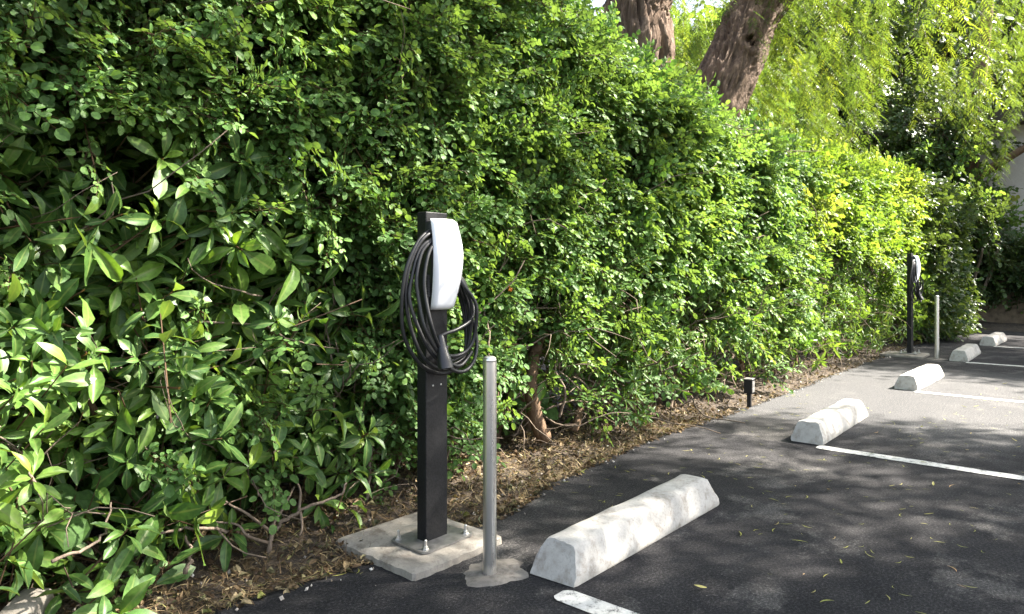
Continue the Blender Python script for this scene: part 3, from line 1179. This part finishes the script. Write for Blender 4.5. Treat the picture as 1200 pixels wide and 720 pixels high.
# scattered rosettes among the climber
P, out, d = cloud(120, 1.2, 4.2, .4, -.03, .15, zcap=2.3, topfrac=0)
k = keep(P, np.clip(1.3 - P[:, 0] * .25, .15, 1) * .75)
put_shoots(acc, WL, P[k], unit(out[k] + np.array([.1, 0, .3])), rng.uniform(.7, 1.1, k.sum()), np.clip(.42 + rng.normal(0, .14, k.sum()), .1, .72), droop=0, spread=.45, zaxis=True)
P = np.array([wallpt(x, y, t) for x, y, t in ((18, 505, 2.36), (38, 560, 2.34), (10, 600, 2.34), (48, 618, 2.36), (60, 420, 2.45), (150, 620, 2.42), (170, 690, 2.38), (110, 690, 2.36), (20, 460, 2.45))])
put_shoots(acc, WL, P, np.tile(unit(np.array([.3, -.6, .75])), (len(P), 1)), rng.uniform(.8, 1.05, len(P)), np.array([.60, .66, .62, .64, .55, .45, .5, .45, .55]), droop=0, spread=.25, zaxis=True)
acc.build('foliage', M_LARGE, hl, True)

# (end of the left corner shrub)
# narrow leaved shrubs in the middle
hm = empty('narrow_leaf_shrub', (7, 3.1, 0), 'shrub of narrow hanging leaves in the middle of the hedge beside the garden light', 'shrub')
acc = Acc()
for n, lo, hi, hol in ((2900, -.10, .22, 1.0), (2000, .1, .6, .4)):
    P, out, d = cloud(n, 3.0, 13.0, .12, lo, hi, zcap=2.4, topfrac=0)
    s, z = P[:, 0], P[:, 2]
    k = keep(P, np.clip(zone_lance(s, z), .0, 1) * (1 - .9 * hol * holes(s, z)) * low_gap(z, s) ** .6)
    P, out = P[k], out[k]
    var = np.clip(.42 + .3 * (fbm(P[:, 0] * 2, P[:, 2] * 2, 13) - .5) * 2 + rng.normal(0, .11, len(P)), .05, .72)
    put_shoots(acc, LN, P, out, rng.uniform(.75, 1.15, len(P)), var, droop=.55, spread=.5, zaxis=True)
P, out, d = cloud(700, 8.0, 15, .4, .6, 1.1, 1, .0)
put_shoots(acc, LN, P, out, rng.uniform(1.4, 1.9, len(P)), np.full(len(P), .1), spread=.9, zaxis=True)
acc.build('foliage', M_LANCE, hm)

# yellow green shrub at the sunny far part
hy = empty('yellow_green_shrub', (10.5, 3.1, 0), 'bright yellow green shrub in full sun on top of the far hedge', 'shrub')
acc = Acc()
for n, lo, hi, hol in ((3600, -.10, .20, 1.0), (1900, .1, .6, .3)):
    P, out, d = cloud(n, 6.4, 13.2, .2, lo, hi, topfrac=.25)
    s, z = P[:, 0], P[:, 2]
    k = keep(P, zone_yellow(s, z) * (1 - zone_lance(s, z)) * np.clip((13.1 - s) / .5, 0, 1) * (1 - .85 * hol * holes(s, z)) * low_gap(z, s))
    P, out = P[k], out[k]
    var = np.clip(.42 + .4 * (fbm(P[:, 0] * 1.1, P[:, 2] * 1.1, 23) - .5) * 2 + .1 * np.clip((P[:, 0] - 10) / 2, 0, 1) + rng.normal(0, .1, len(P)), 0, 1)
    put_shoots(acc, SMB, P, out, rng.uniform(.7, 1.1, len(P)), var)
acc.build('foliage', M_YELLOW, hy)

# dark shrub that closes the hedge
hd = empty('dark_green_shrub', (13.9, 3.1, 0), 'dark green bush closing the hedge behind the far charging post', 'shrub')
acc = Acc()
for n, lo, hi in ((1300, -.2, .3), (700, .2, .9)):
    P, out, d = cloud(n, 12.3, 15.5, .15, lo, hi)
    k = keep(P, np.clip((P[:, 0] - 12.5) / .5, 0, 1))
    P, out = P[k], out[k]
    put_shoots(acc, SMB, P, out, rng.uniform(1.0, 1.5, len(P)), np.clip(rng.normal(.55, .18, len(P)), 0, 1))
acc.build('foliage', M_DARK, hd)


# woody stems and twigs
def wander(p, d, L, n, jit, grav=0.0):
    p, d = Vector(p), Vector(d).normalized()
    pts = [p.copy()]
    for i in range(n):
        d = (d + Vector((random.gauss(0, jit), random.gauss(0, jit), random.gauss(0, jit) + grav))).normalized()
        p = p + d * (L / n)
        pts.append(p.copy())
    return pts


def taper(n, a, b):
    return [a + (b - a) * i / (n - 1) for i in range(n)]


def twig_bunch(s0, s1, n, zl, zh, rad, ylo=.0, yhi=.6, L=(.3, .9)):
    out = []
    for _ in range(n):
        s = random.uniform(s0, s1); z = random.uniform(zl, zh)
        y = float(face(s, z)) + random.uniform(ylo, yhi)
        d = (random.gauss(0, 1), random.gauss(-.2, .5), random.gauss(.5, .7))
        pts = wander((s, y, z), d, random.uniform(*L), 7, .28, .02)
        for p in pts: p.z = min(max(p.z, .03), float(top(p.x)) - .15)
        r = rad * random.uniform(.5, 1.3)
        out.append((pts, taper(len(pts), r, r * .35)))
        if random.random() < .7:
            q = pts[3]
            br = wander(q, Vector(d) + Vector((random.gauss(0, 1), random.gauss(-.3, .5), random.gauss(.3, .6))), random.uniform(.15, .4), 5, .3)
            for p in br: p.z = min(max(p.z, .03), float(top(p.x)) - .15)
            out.append((br, taper(len(br), r * .6, r * .25)))
    return out


def stems(parent, s0, s1, n, rad):
    """upright woody stems rising from the soil inside the hedge"""
    for _ in range(n):
        s = random.uniform(s0, s1)
        y = float(face(s, .3)) + random.uniform(.18, .5)
        pts = wander((s, y, float(soil_z(s, y)) - .03), (random.gauss(0, .3), random.gauss(.12, .12), 1), random.uniform(1.0, 1.7), 10, .10)
        for q in pts: q.y = max(q.y, float(face(q.x, q.z)) + .12)
        r = rad * random.uniform(.5, 1.3)
        from_bm('stem', tube_mesh([(spline(pts, 2), taper(len(pts) * 2 - 1, r, r * .4))], 7), M_STEM, parent, True)


def explicit_stem(parent, pts_px, t, r0, r1, m=None, name='branch', forks=()):
    P = [wallpt(x, y, t + dt) for x, y, dt in pts_px]
    q = spline(P, 5)
    q = [p + Vector((random.gauss(0, .004), random.gauss(0, .004), random.gauss(0, .004))) for p in q]
    paths = [(q, taper(len(q), r0, r1))]
    for f in forks:
        P = [wallpt(x, y, t + dt) for x, y, dt in f]
        q = spline(P, 5)
        paths.append((q, taper(len(q), r0 * .65, r1 * .8)))
    return from_bm(name, tube_mesh(paths, 7), m or M_TWIG, parent, True)


# forked grey branches low in the left corner
R0 = .75
explicit_stem(hl, [(316, 652, 0), (318, 632, .01), (326, 618, .02), (342, 604, .0), (372, 590, -.03), (396, 582, -.05), (407, 566, -.06)], 2.58, .0105, .004,
              forks=[[(316, 622, 0), (300, 610, -.02), (286, 600, -.03), (270, 592, 0), (255, 580, .04)], [(313, 636, 0), (290, 628, -.02), (278, 615, 0), (250, 612, .05)],
                     [(350, 600, 0), (352, 575, .03), (344, 560, .05)], [(352, 600, 0), (354, 618, 0), (351, 628, .0)], [(318, 618, 0), (335, 590, .05), (345, 570, .1)]])
explicit_stem(hl, [(218, 670, 0), (223, 655, 0), (226, 645, .02), (215, 628, .05)], 2.55, .009, .005)
explicit_stem(hl, [(60, 660, -.05), (80, 650, -.05), (110, 638, -.02), (125, 615, .03), (130, 590, .1)], 2.45, .006, .003)
explicit_stem(hl, [(270, 625, .0), (240, 618, -.05), (200, 622, -.03), (160, 626, .0)], 2.6, .007, .004)
explicit_stem(hl, [(430, 590, 0), (432, 560, .02), (436, 520, .05), (446, 470, .1)], 2.72, .010, .006)
# trunks behind the near bollard
explicit_stem(h, [(636, 512, 0), (630, 495, 0), (624, 470, 0), (622, 445, 0), (626, 418, .03), (632, 390, .1)], 2.75, .05, .035, M_STEM, 'stem')
explicit_stem(h, [(672, 505, 0), (680, 478, 0), (690, 455, .03), (700, 420, .1)], 2.78, .030, .018, M_STEM, 'stem')
explicit_stem(h, [(700, 500, .1), (694, 470, .05), (705, 440, 0), (712, 410, .1)], 2.75, .014, .008, M_TWIG)
explicit_stem(h, [(655, 490, .0), (662, 460, -.05), (650, 430, -.02), (660, 400, .1)], 2.7, .009, .005, M_TWIG)
explicit_stem(h, [(640, 480, .1), (672, 470, .0), (705, 476, .05)], 2.7, .007, .004, M_TWIG)
explicit_stem(h, [(552, 470, -.1), (536, 492, -.1), (528, 520, -.05), (520, 560, 0)], 2.7, .009, .006, M_TWIG)
explicit_stem(h, [(573, 420, -.12), (573, 395, -.12), (570, 370, -.05), (560, 340, .1)], 2.6, .006, .004, M_TWIG)
explicit_stem(hm, [(846, 455, 0), (848, 440, 0), (855, 425, .02), (850, 412, .05)], 2.74, .022, .012, M_TWIG, forks=[[(852, 430, 0), (860, 415, 0), (865, 400, .1)]])
explicit_stem(hm, [(785, 480, 0), (790, 455, 0), (783, 430, .03)], 2.8, .02, .012, M_TWIG)
stems(hl, .2, 2.4, 7, .016)
stems(h, 2.4, 6.0, 12, .020)
stems(hm, 5.5, 12.5, 16, .022)
stems(hd, 12.8, 15.2, 7, .022)
ob = from_bm('twigs', tube_mesh(twig_bunch(.1, 2.6, 190, .08, .9, .0055, .0, .6, (.25, .7)), 5), M_TWIG, hl, True); ob['kind'] = 'stuff'
ob = from_bm('twigs', tube_mesh(twig_bunch(.3, 8.5, 420, .8, 3.0, .005, .0, .6) + twig_bunch(2.3, 6.5, 380, .06, .9, .0065, .0, .6, (.25, .8)), 5), M_TWIG, h, True); ob['kind'] = 'stuff'
ob = from_bm('twigs', tube_mesh(twig_bunch(5.5, 13, 330, .06, 1.3, .006, .0, .5), 4), M_TWIG, hm, True); ob['kind'] = 'stuff'

# orange flower on the climber
P = wallpt(597, 338, 2.50)
bm = bmesh.new()
for k in range(5):
    a = k * 1.257
    c = Vector((math.cos(a), 0, math.sin(a)))
    b_ = Vector((-math.sin(a), 0, math.cos(a)))
    q = [Vector((0, 0, 0)), c * .013 + b_ * .007 + Vector((0, -.010, 0)), c * .022 + Vector((0, -.006, 0)), c * .013 - b_ * .007 + Vector((0, -.010, 0))]
    bm.faces.new([bm.verts.new(P + v) for v in q])
from_bm('flower', bm, M_ORANGE, h)

# ------------------------------------------------------------------ litter
acc = Acc()
LT = [leaf_lance(.42, .35), leaf_lance(.3, -.3), leaf_small(.6, .3, .4)]
n = 9000
s = np.concatenate([rng.uniform(.2, 5.5, 6500), rng.uniform(5.5, 15.5, 2500)])
t = edge_t(s) + rng.random(n) ** 1.2 * 1.0 - .06
P = np.stack([s, t, soil_z(s, t) + rng.uniform(0.006, .03, n)], -1)
P[:, 2] = np.where(t < edge_t(s) + .02, np.maximum(P[:, 2], .008), P[:, 2])
dd = rng.normal(0, 1, (n, 3)) * np.array([1, 1, .35])
M = frames(dd, np.array([0, 0, 1.0]) + rng.normal(0, .4, (n, 3))) * rng.uniform(.012, .048, n)[:, None, None]
w = rng.integers(0, 3, n)
for k in range(3):
    acc.add(LT[k], M[w == k], P[w == k], np.clip(rng.normal(.45, .25, (w == k).sum()), 0, 1))
blade = Tm([(-.03, 0, 0), (.03, 0, 0), (.02, .5, .10), (-.02, .5, .10), (0, 1, .02)], [(0, 1, 2, 3), (3, 2, 4)])
n = 14000
s = np.concatenate([rng.uniform(.2, 5.0, 11000), rng.uniform(5.0, 14.5, 3000)])
t = edge_t(s) + rng.random(n) ** 1.4 * .8 - .03
P = np.stack([s, t, soil_z(s, t) + .004 + rng.random(n) * .02], -1)
P[:, 2] = np.where(t < edge_t(s) + .02, np.maximum(P[:, 2], .006), P[:, 2])
dd = rng.normal(0, 1, (n, 3)) * np.array([1, 1, .28])
acc.add(blade, frames(dd, np.array([0, 0, 1.0]) + rng.normal(0, .3, (n, 3))) * rng.uniform(.025, .085, n)[:, None, None], P, np.clip(rng.normal(.62, .2, n), 0, .98))
tag(acc.build('dry_leaf_litter', M_LITTER), 'dry brown leaves and straw over the soil under the hedge', 'leaf litter', kind='stuff')

# fallen crescent leaves on the asphalt
acc = Acc()
cres = []
for c in (.25, .5, -.35):
    V, F = [], []
    for i in range(6):
        f = i / 5
        x = c * (f - .5) ** 2 * 1.6
        w = .045 * math.sin(math.pi * min(.97, max(.06, f)))
        V += [(x - w, f - .5, .02 + .05 * (f - .5) ** 2), (x + w, f - .5, .02 + .06 * (f - .5) ** 2)]
    for i in range(5):
        F.append((2 * i, 2 * i + 1, 2 * i + 3, 2 * i + 2))
    cres.append(Tm(V, F))
n = 1500
s = rng.uniform(.3, 8, n); t = rng.uniform(-2.5, 2.35, n)
k = (fbm(s * 1.5, t * 1.5, 2) > .47) & ~((abs(t - 1.6) < .2) & (((s - 2.05) % 2.76) < 1.35)) & ~((abs(s - 2.0) < .33) & (t > 1.9))
s, t = s[k], t[k]; n = len(s)
P = np.stack([s, t, np.full(n, .004)], -1)
a = rng.uniform(0, 6.28, n)
M = frames(np.stack([np.cos(a), np.sin(a), rng.normal(0, .04, n)], -1), np.array([0, 0, 1.0]) + rng.normal(0, .08, (n, 3))) * rng.uniform(.02, .062, n)[:, None, None]
w = rng.integers(0, 3, n)
for q in range(3):
    acc.add(cres[q], M[w == q], P[w == q], np.clip(rng.normal(.5, .25, (w == q).sum()), 0, 1))
n = 200
s = rng.uniform(.3, 9, n); t = rng.uniform(-2, 1.2, n)
a = rng.uniform(0, 6.28, n)
M = frames(np.stack([np.cos(a), np.sin(a), rng.normal(0, .06, n)], -1), np.array([0, 0, 1.0]) + rng.normal(0, .2, (n, 3))) * rng.uniform(.015, .05, n)[:, None, None]
acc.add(LT[1], M, np.stack([s, t, np.full(n, .007)], -1), np.clip(rng.normal(.8, .15, n), 0, 1))
tag(acc.build('fallen_leaves', M_FALLEN), 'thin yellow green leaves scattered over the dark asphalt', 'fallen leaves', kind='stuff')

# grit and small stones
acc = Acc()
oct_ = Tm([(1, 0, 0), (0, 1, 0), (-1, 0, 0), (0, -1, 0), (0, 0, .7), (0, 0, -.5)], [(0, 1, 4), (1, 2, 4), (2, 3, 4), (3, 0, 4), (1, 0, 5), (2, 1, 5), (3, 2, 5), (0, 3, 5)])
n = 700
s = rng.uniform(.5, 12, n); t = edge_t(s) + rng.uniform(-.12, .5, n)
P = np.stack([s, t, np.maximum(soil_z(s, t), np.where(t < edge_t(s), .002, -1)) + .006], -1)
M = frames(rng.normal(0, 1, (n, 3)), rng.normal(0, 1, (n, 3))) * (rng.uniform(.003, .012, n) * rng.uniform(.7, 1.2, n))[:, None, None]
acc.add(oct_, M, P, rng.random(n))
m_, N_, L_, B_ = mat('grit')
a_ = N_.new('ShaderNodeAttribute'); a_.attribute_name = 'var'
r_c = ramp(N_, [(0, (.18, .14, .10)), (.6, (.40, .36, .31)), (1, (.62, .60, .56))]); L_.new(a_.outputs['Fac'], r_c.inputs[0]); L_.new(r_c.outputs[0], B_.inputs['Base Color'])
B_.inputs['Roughness'].default_value = .9
tag(acc.build('gravel', m_), 'small pale stones along the edge of the asphalt', 'gravel', kind='stuff')


# ------------------------------------------------------------------ pepper trees
def trunk_bm(axis, radii, sides=64, rows=90, depth=.045, knot=None, seed=0):
    A = [Vector(p) for p in axis]
    cum = [0]
    for a, b in zip(A[:-1], A[1:]): cum.append(cum[-1] + (b - a).length)
    sp = spline(A, 10)
    L = [0]
    for a, b in zip(sp[:-1], sp[1:]): L.append(L[-1] + (b - a).length)
    bm = bmesh.new()
    prev = None
    ref = Vector((1, 0, 0))
    for i in range(rows + 1):
        l = L[-1] * i / rows
        j = min(len(sp) - 2, max(0, int(np.searchsorted(L, l)) - 1))
        f = (l - L[j]) / max(1e-6, L[j + 1] - L[j])
        p = sp[j].lerp(sp[j + 1], f)
        d = (sp[j + 1] - sp[j]).normalized()
        ref = (ref - d * ref.dot(d)).normalized()
        b = d.cross(ref)
        rad = float(np.interp(l, [c / cum[-1] * L[-1] for c in cum], radii))
        ring = []
        th = np.arange(sides) * 2 * math.pi / sides
        tw = th + l * .12 + .10 * math.sin(l * 2.3 + seed)
        c, s_ = np.cos(tw), np.sin(tw)
        rid = 1 - np.abs(2 * fbm(c * 8 + seed, s_ * 8, l * 2.6, 3) - 1) * 2.4
        lump = fbm(c * 1.2 + seed, s_ * 1.2, l * .9) - .5
        rr = rad * (1 + lump * .28) + (rid - .5) * depth * 1.6
        for k in range(sides):
            q = p + (ref * math.cos(th[k]) + b * math.sin(th[k])) * float(rr[k])
            if knot is not None:
                dist = (q - knot[0]).length
                if dist < knot[1] * 2.2:
                    u = dist / knot[1]
                    g = -1.3 * math.exp(-(u / .6) ** 2) + .55 * math.exp(-((u - 1.1) / .35) ** 2)
                    q += (q - p).normalized() * g * knot[1]
            ring.append(bm.verts.new(q))
        if prev:
            for k in range(sides):
                bm.faces.new((prev[k], prev[(k + 1) % sides], ring[(k + 1) % sides], ring[k]))
        else: bm.faces.new(ring[::-1])
        prev = ring
    bm.faces.new(prev)
    return bm


def shade_want(s, t):
    """how much leaf stands between this spot of the lot and the sun"""
    s, t = np.asarray(s), np.asarray(t)
    w = (fbm(s * .55, t * .55, 7) - .5) * 1.2
    far = np.interp(t, [2.4, 3.1], [1, .30])
    far = np.maximum(far, np.interp(s, [.5, 1.3], [.72, 0]))
    lo = np.interp(t, [-1, .5, 1.6, 2.4, 3.0, 4.2], [6.0, 5.75, 5.5, 5.3, 4.0, 3.0]) + w * .6
    hi = np.interp(t, [-1, .5, 1.6, 2.4, 3.0, 4.2], [8.9, 8.8, 8.8, 9.2, 11.3, 11.8]) + w
    gap = np.clip((s - lo) / .35, 0, 1) * np.clip((hi - s) / .35, 0, 1)
    dap = np.clip((fbm(s * .95, t * .95, 2.5, 3) - .465) / .06, 0, 1)
    end = np.maximum(np.clip((s - 9.0) / .8, 0, 1) * np.clip((2.9 - t) / .4, 0, 1), np.clip((s - 11.4) / .5, 0, 1) * np.clip((5 - t) / .4, 0, 1))
    return (1 - gap) * np.maximum((.14 + .86 * dap) * far, .95 * end)


STR = [strand(i, [.7, .95, 1.2, .8, 1.05, .6][i], .075, 7, .16) for i in range(6)]
CLU = []
for i in range(5):
    r = random.Random(i + 90)
    tm = Tm()
    q4 = Tm([(0, 0, 0), (-.5, .45, .05), (0, 1, -.1), (.5, .45, .05)], [(0, 3, 2, 1)])
    for _ in range(46):
        p = np.array([r.gauss(0, .15), r.gauss(0, .15), r.gauss(-.1, .22)])
        d = np.array([r.gauss(0, 1), r.gauss(0, 1), r.gauss(-.7, .6)])
        Mx = frame1(d, np.array([r.gauss(0, 1), r.gauss(0, 1), r.gauss(.5, 1)]))
        tm.join(q4, Mx * np.array([r.uniform(.03, .055), r.uniform(.13, .22), .1])[None, :], p, r.uniform(-.2, .2))
    CLU.append(tm)

k1 = wallpt(746, 30, 4.0)
T1 = empty('pepper_tree', (k1.x - .1, 4.0, 0), 'thick straight rough barked pepper tree trunk rising behind the hedge', 'tree', 'pepper trees behind the hedge')
ax1 = [(k1.x - .15, 4.05, -.1), (k1.x - .1, 4.02, 1.6), (wallpt(744, 60, 4.0).x, 4.0, wallpt(744, 60, 4.0).z), (wallpt(748, 0, 4.0).x, 3.98, wallpt(748, 0, 4.0).z), (k1.x + .35, 3.6, 5.6), (k1.x + .6, 3.0, 7.2)]
from_bm('trunk', trunk_bm(ax1, [.62, .50, .42, .33, .27, .14], knot=None, seed=3, rows=220, sides=120), M_BARK, T1, True)
k2 = wallpt(880, 40, 3.6)
a0, a1, a2 = wallpt(834, 135, 3.68), wallpt(860, 70, 3.62), wallpt(894, 0, 3.55)
T2 = empty('pepper_tree', (a0.x - .7, 3.9, 0), 'leaning pepper tree trunk with a knot hole, behind the far half of the hedge', 'tree', 'pepper trees behind the hedge')
ax2 = [(a0.x - .75, 4.15, -.1), (a0.x - .5, 3.95, 1.6), tuple(a0), tuple(a1), tuple(a2), (a2.x + .6, 2.9, 5.6), (a2.x + 1.5, 1.8, 6.8)]
toc = (Vector((0, 0, CAM_H)) - k2).normalized()
kn = wallpt(884, 40, 3.6) + toc * .31
bm = trunk_bm(ax2, [.45, .40, .335, .32, .315, .24, .12], seed=9, rows=300, sides=120)
eye = Vector((0, 0, CAM_H))
ray = (wallpt(885, 40, 3.5) - eye).normalized()
near_v = [v for v in bm.verts if (v.co - eye).normalized().dot(ray) > .99997]
kn = min(near_v, key=lambda v: (v.co - eye).length).co.copy()
axd = (Vector(a2) - Vector(a1)).normalized()
for v in bm.verts:                                      # an old branch scar: a hollow with a swollen rim
    d = v.co - kn
    if d.length > .45 or d.dot(toc) < -.25: continue
    al = d.dot(axd)
    u = math.sqrt((al / 1.55) ** 2 + (d - axd * al - toc * d.dot(toc)).length_squared) / .115
    v.co += toc * (-.17 * math.exp(-(u / .62) ** 4) + .045 * math.exp(-((u - 1.15) / .35) ** 2))
from_bm('trunk', bm, M_BARK, T2, True)


def limb(parent, pts, r0, r1):
    q = spline(pts, 8)
    from_bm('limb', trunk_bm(pts, taper(len(pts), r0, r1), 18, 40, .012, seed=random.random() * 9), M_BARK, parent, True)


limb(T1, [(k1.x + .05, 3.95, 4.3), (k1.x - .5, 3.95, 4.35), (k1.x - 1.3, 3.8, 4.15), (k1.x - 2.4, 3.6, 4.6)], .12, .05)
limb(T1, [(k1.x + .35, 3.6, 5.6), (k1.x + .2, 2.2, 6.3), (k1.x - .5, .5, 6.8), (k1.x - 1, -1.5, 7.1)], .17, .05)
limb(T1, [(k1.x + .35, 3.6, 5.6), (k1.x + 1.6, 4.6, 6.4), (k1.x + 3, 5, 7)], .15, .05)
limb(T2, [(a2.x + .6, 2.9, 5.6), (a2.x + 2.2, 1.5, 6.0), (a2.x + 4.0, .5, 6.0), (a2.x + 5.5, .2, 5.7)], .18, .05)
limb(T2, [(a2.x + .3, 3.2, 5.1), (a2.x + 1.6, 4.2, 5.5), (a2.x + 3.2, 4.6, 5.6)], .14, .05)
limb(T2, [(a2.x + 1.5, 1.8, 6.8), (a2.x + 1.6, -.3, 7.2), (a2.x + 1.0, -2.5, 7.3)], .12, .04)

# unseen canopy over the lot, leaf clumps and openings placed to shape the sunlight
TAN = math.tan(SUN_EL)
n = 26000
P = np.stack([rng.uniform(-1, 20, n), rng.uniform(-9, 7, n), rng.uniform(5.4, 8.6, n)], -1)
depth = .758 * P[:, 0] + .652 * P[:, 1]
hid = P[:, 2] - .55 > 1.137 + .385 * np.maximum(depth, 0)           # the crown's high part, above the view
gs, gt = P[:, 0] - SX * P[:, 2] / TAN, P[:, 1] - SY * P[:, 2] / TAN
inrange = (gs > -1.5) & (gs < 15.5) & (gt > -4.5) & (gt < 6)
cl = np.clip((fbm(P[:, 0] * .8, P[:, 1] * .8, P[:, 2] * .8) - .42) / .1, .15, 1)
k = hid & inrange & (rng.random(n) < shade_want(gs, gt) * cl * .62)
P = P[k]
print('canopy clumps', len(P))
which_t = (P[:, 0] + rng.normal(0, .6, len(P))) < 8.3
for tr, sel in ((T1, which_t), (T2, ~which_t)):
    acc = Acc()
    Q = P[sel]
    M = frames(np.stack([rng.normal(0, 1, len(Q)), rng.normal(0, 1, len(Q)), np.zeros(len(Q))], -1), np.tile([0, 0, 1.0], (len(Q), 1))) * rng.uniform(.8, 1.25, len(Q))[:, None, None]
    w = rng.integers(0, 5, len(Q))
    for q in range(5): acc.add(CLU[q], M[w == q], Q[w == q], np.clip(rng.normal(.5, .15, (w == q).sum()), 0, 1))
    # hanging strands in view
    if tr is T2:
        n = 1800
        A = np.stack([rng.uniform(8.2, 16.5, n), rng.uniform(.6, 7.5, n), np.zeros(n)], -1)
        dp = .758 * A[:, 0] + .652 * A[:, 1]
        lx_ = (.652 * A[:, 0] - .758 * A[:, 1]) / dp * FPX + 600          # how far along the crown's edge
        low = np.interp(lx_, [780, 900, 960, 1010, 1060, 1130, 1200, 1300], [3.3, 3.2, 2.75, 3.0, 3.3, 3.6, 3.1, 3.1]) + (fbm(A[:, 0] * 1.1, A[:, 1] * 1.1, 4) - .5) * 1.1
        A[:, 2] = low + .9 + rng.random(n) ** 1.3 * 2.6
        cl = fbm(A[:, 0] * .9, A[:, 1] * .9, A[:, 2] * .5) > .515
        A = A[cl & (lx_ > 775) & (A[:, 1] > 1.2)]
        mz = A[:, 2] - .5
        A = A[rng.random(len(A)) < np.maximum(.75, shade_want(A[:, 0] - SX * mz / TAN, A[:, 1] - SY * mz / TAN))]
    else:
        n = 330
        A = np.stack([rng.uniform(5.2, 9.5, n), rng.uniform(4.6, 7.5, n), rng.uniform(3.7, 5.4, n)], -1)
        dp = .758 * A[:, 0] + .652 * A[:, 1]
        lx_ = (.652 * A[:, 0] - .758 * A[:, 1]) / dp * FPX + 600
        A = A[(lx_ > 775) | ((lx_ > 610) & (lx_ < 668) & (rng.random(n) < .4))]
    print('strands', len(A))
    a = rng.uniform(0, 6.28, len(A))
    M = np.zeros((len(A), 3, 3))
    M[:, 0, 0] = np.cos(a); M[:, 0, 1] = -np.sin(a); M[:, 1, 0] = np.sin(a); M[:, 1, 1] = np.cos(a); M[:, 2, 2] = 1
    M *= rng.uniform(.8, 1.25, len(A))[:, None, None]
    w = rng.integers(0, 6, len(A))
    v = np.clip(.48 + 1.1 * (fbm(A[:, 0] * 1.3, A[:, 1] * 1.3, A[:, 2] * .8) - .5) + rng.normal(0, .2, len(A)), 0, 1)
    for q in range(6): acc.add(STR[q], M[w == q], A[w == q], v[w == q])
    acc.build('crown', M_PEPPER, tr)


# ------------------------------------------------------------------ far bushes and trees
def blob_tree(name, label, cat, c, rad, h0, h1, n, tms, m, scale, var0, trunk_r=.06, nst=4, group=None, zaxis=False, tr_h=None):
    root = empty(name, (c[0], c[1], 0), label, cat, group)
    acc = Acc()
    u = unit(rng.normal(0, 1, (n, 3)))
    rr = rng.random(n) ** .45
    P = np.array([c[0], c[1], (h0 + h1) / 2]) + u * rr[:, None] * np.array([rad, rad, (h1 - h0) / 2])
    kk = fbm(P[:, 0] * 1.6, P[:, 1] * 1.6, P[:, 2] * 1.6) > .44
    P, u = P[kk], u[kk]
    put_shoots(acc, tms, P, u, rng.uniform(.8, 1.2, len(P)) * scale, np.clip(rng.normal(var0, .18, len(P)), 0, 1), zaxis=zaxis, spread=.7)
    acc.build('crown', m, root)
    for k in range(nst):
        a = random.uniform(0, 6.28)
        pts = wander((c[0] + .12 * math.cos(a) * nst / 3, c[1] + .12 * math.sin(a) * nst / 3, -.05), (.35 * math.cos(a), .35 * math.sin(a), 1), (tr_h or (h0 + h1) / 2) + .2, 9, .10)
        r = trunk_r * random.uniform(.6, 1.1)
        from_bm('trunk' if nst == 1 else 'stem', tube_mesh([(spline(pts, 2), taper(len(pts) * 2 - 1, r, r * .45))], 8), M_STEM if nst == 1 else M_TWIG, root, True)
    return root


def gp(px, Y):
    k = (px - 600) / FPX
    return (.652 * k * Y + .758 * Y, -.758 * k * Y + .652 * Y)


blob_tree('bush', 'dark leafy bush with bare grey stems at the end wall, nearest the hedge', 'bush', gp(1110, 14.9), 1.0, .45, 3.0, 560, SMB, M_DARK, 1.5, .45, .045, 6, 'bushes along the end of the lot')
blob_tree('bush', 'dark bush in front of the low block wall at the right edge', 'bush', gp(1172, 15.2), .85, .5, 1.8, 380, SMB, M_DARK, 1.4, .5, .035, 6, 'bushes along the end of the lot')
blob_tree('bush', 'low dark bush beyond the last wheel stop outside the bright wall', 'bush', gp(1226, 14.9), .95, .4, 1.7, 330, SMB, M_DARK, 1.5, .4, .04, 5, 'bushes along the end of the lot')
blob_tree('shade_tree', 'spreading tree with dark leaves and a slanting limb before the stucco building', 'tree', gp(1092, 16.6), 1.35, 2.5, 5.8, 560, SMB, M_DARK, 1.7, .6, .13, 1, None, False, 4.0)
blob_tree('bush', 'yellow flecked bush filling the corner behind the hedge end', 'bush', gp(1085, 16.0), 1.6, .4, 3.9, 620, SMB, M_SMALL, 1.7, .5, .05, 4, 'bushes along the end of the lot')
def g3(px, py, Yd):
    a = gp(px, Yd)
    return (a[0], a[1], CAM_H + (318 - py) / FPX * Yd)


sh = [o for o in C.objects if o.name.startswith('shade_tree')][0]
from_bm('limb', trunk_bm([g3(1095, 262, 16.4), g3(1125, 225, 15.9), g3(1165, 195, 15.6), g3(1225, 160, 15.2)], [.11, .10, .085, .06], 18, 60, .012), M_STEM, sh, True)
from_bm('limb', trunk_bm([g3(1118, 330, 16.4), g3(1136, 210, 16.2), g3(1148, 90, 16), g3(1162, -30, 15.8)], [.17, .15, .13, .09], 20, 80, .014, seed=4), M_STEM, sh, True)
far = [(700, 22, 3.2, 1.0, 3.4, 'low round tree far beyond the thick trunk'), (800, 19, 3.0, 1.5, 7.5, 'pale green tree between the two big trunks'),
       (905, 21, 3.4, 2, 9, 'tall yellow green tree right of the leaning trunk'), (1000, 22, 4.0, 1.5, 11.5, 'tall tree behind the hanging pepper strands'),
       (1100, 24, 4.6, 1.5, 12.5, 'tall tree above the stucco building corner'), (1215, 25, 4.6, 4.0, 13, 'tall tree behind the stucco building roof')]
for px, Yd, rad, h0, h1, lab in far:
    blob_tree('tree', lab, 'tree', gp(px, Yd), rad, h0, h1, 1500 if h1 > 4 else 300, SMB, M_DARK if px > 850 else M_SMALL, 3.4, .6, .22, 1, 'trees beyond the hedge')
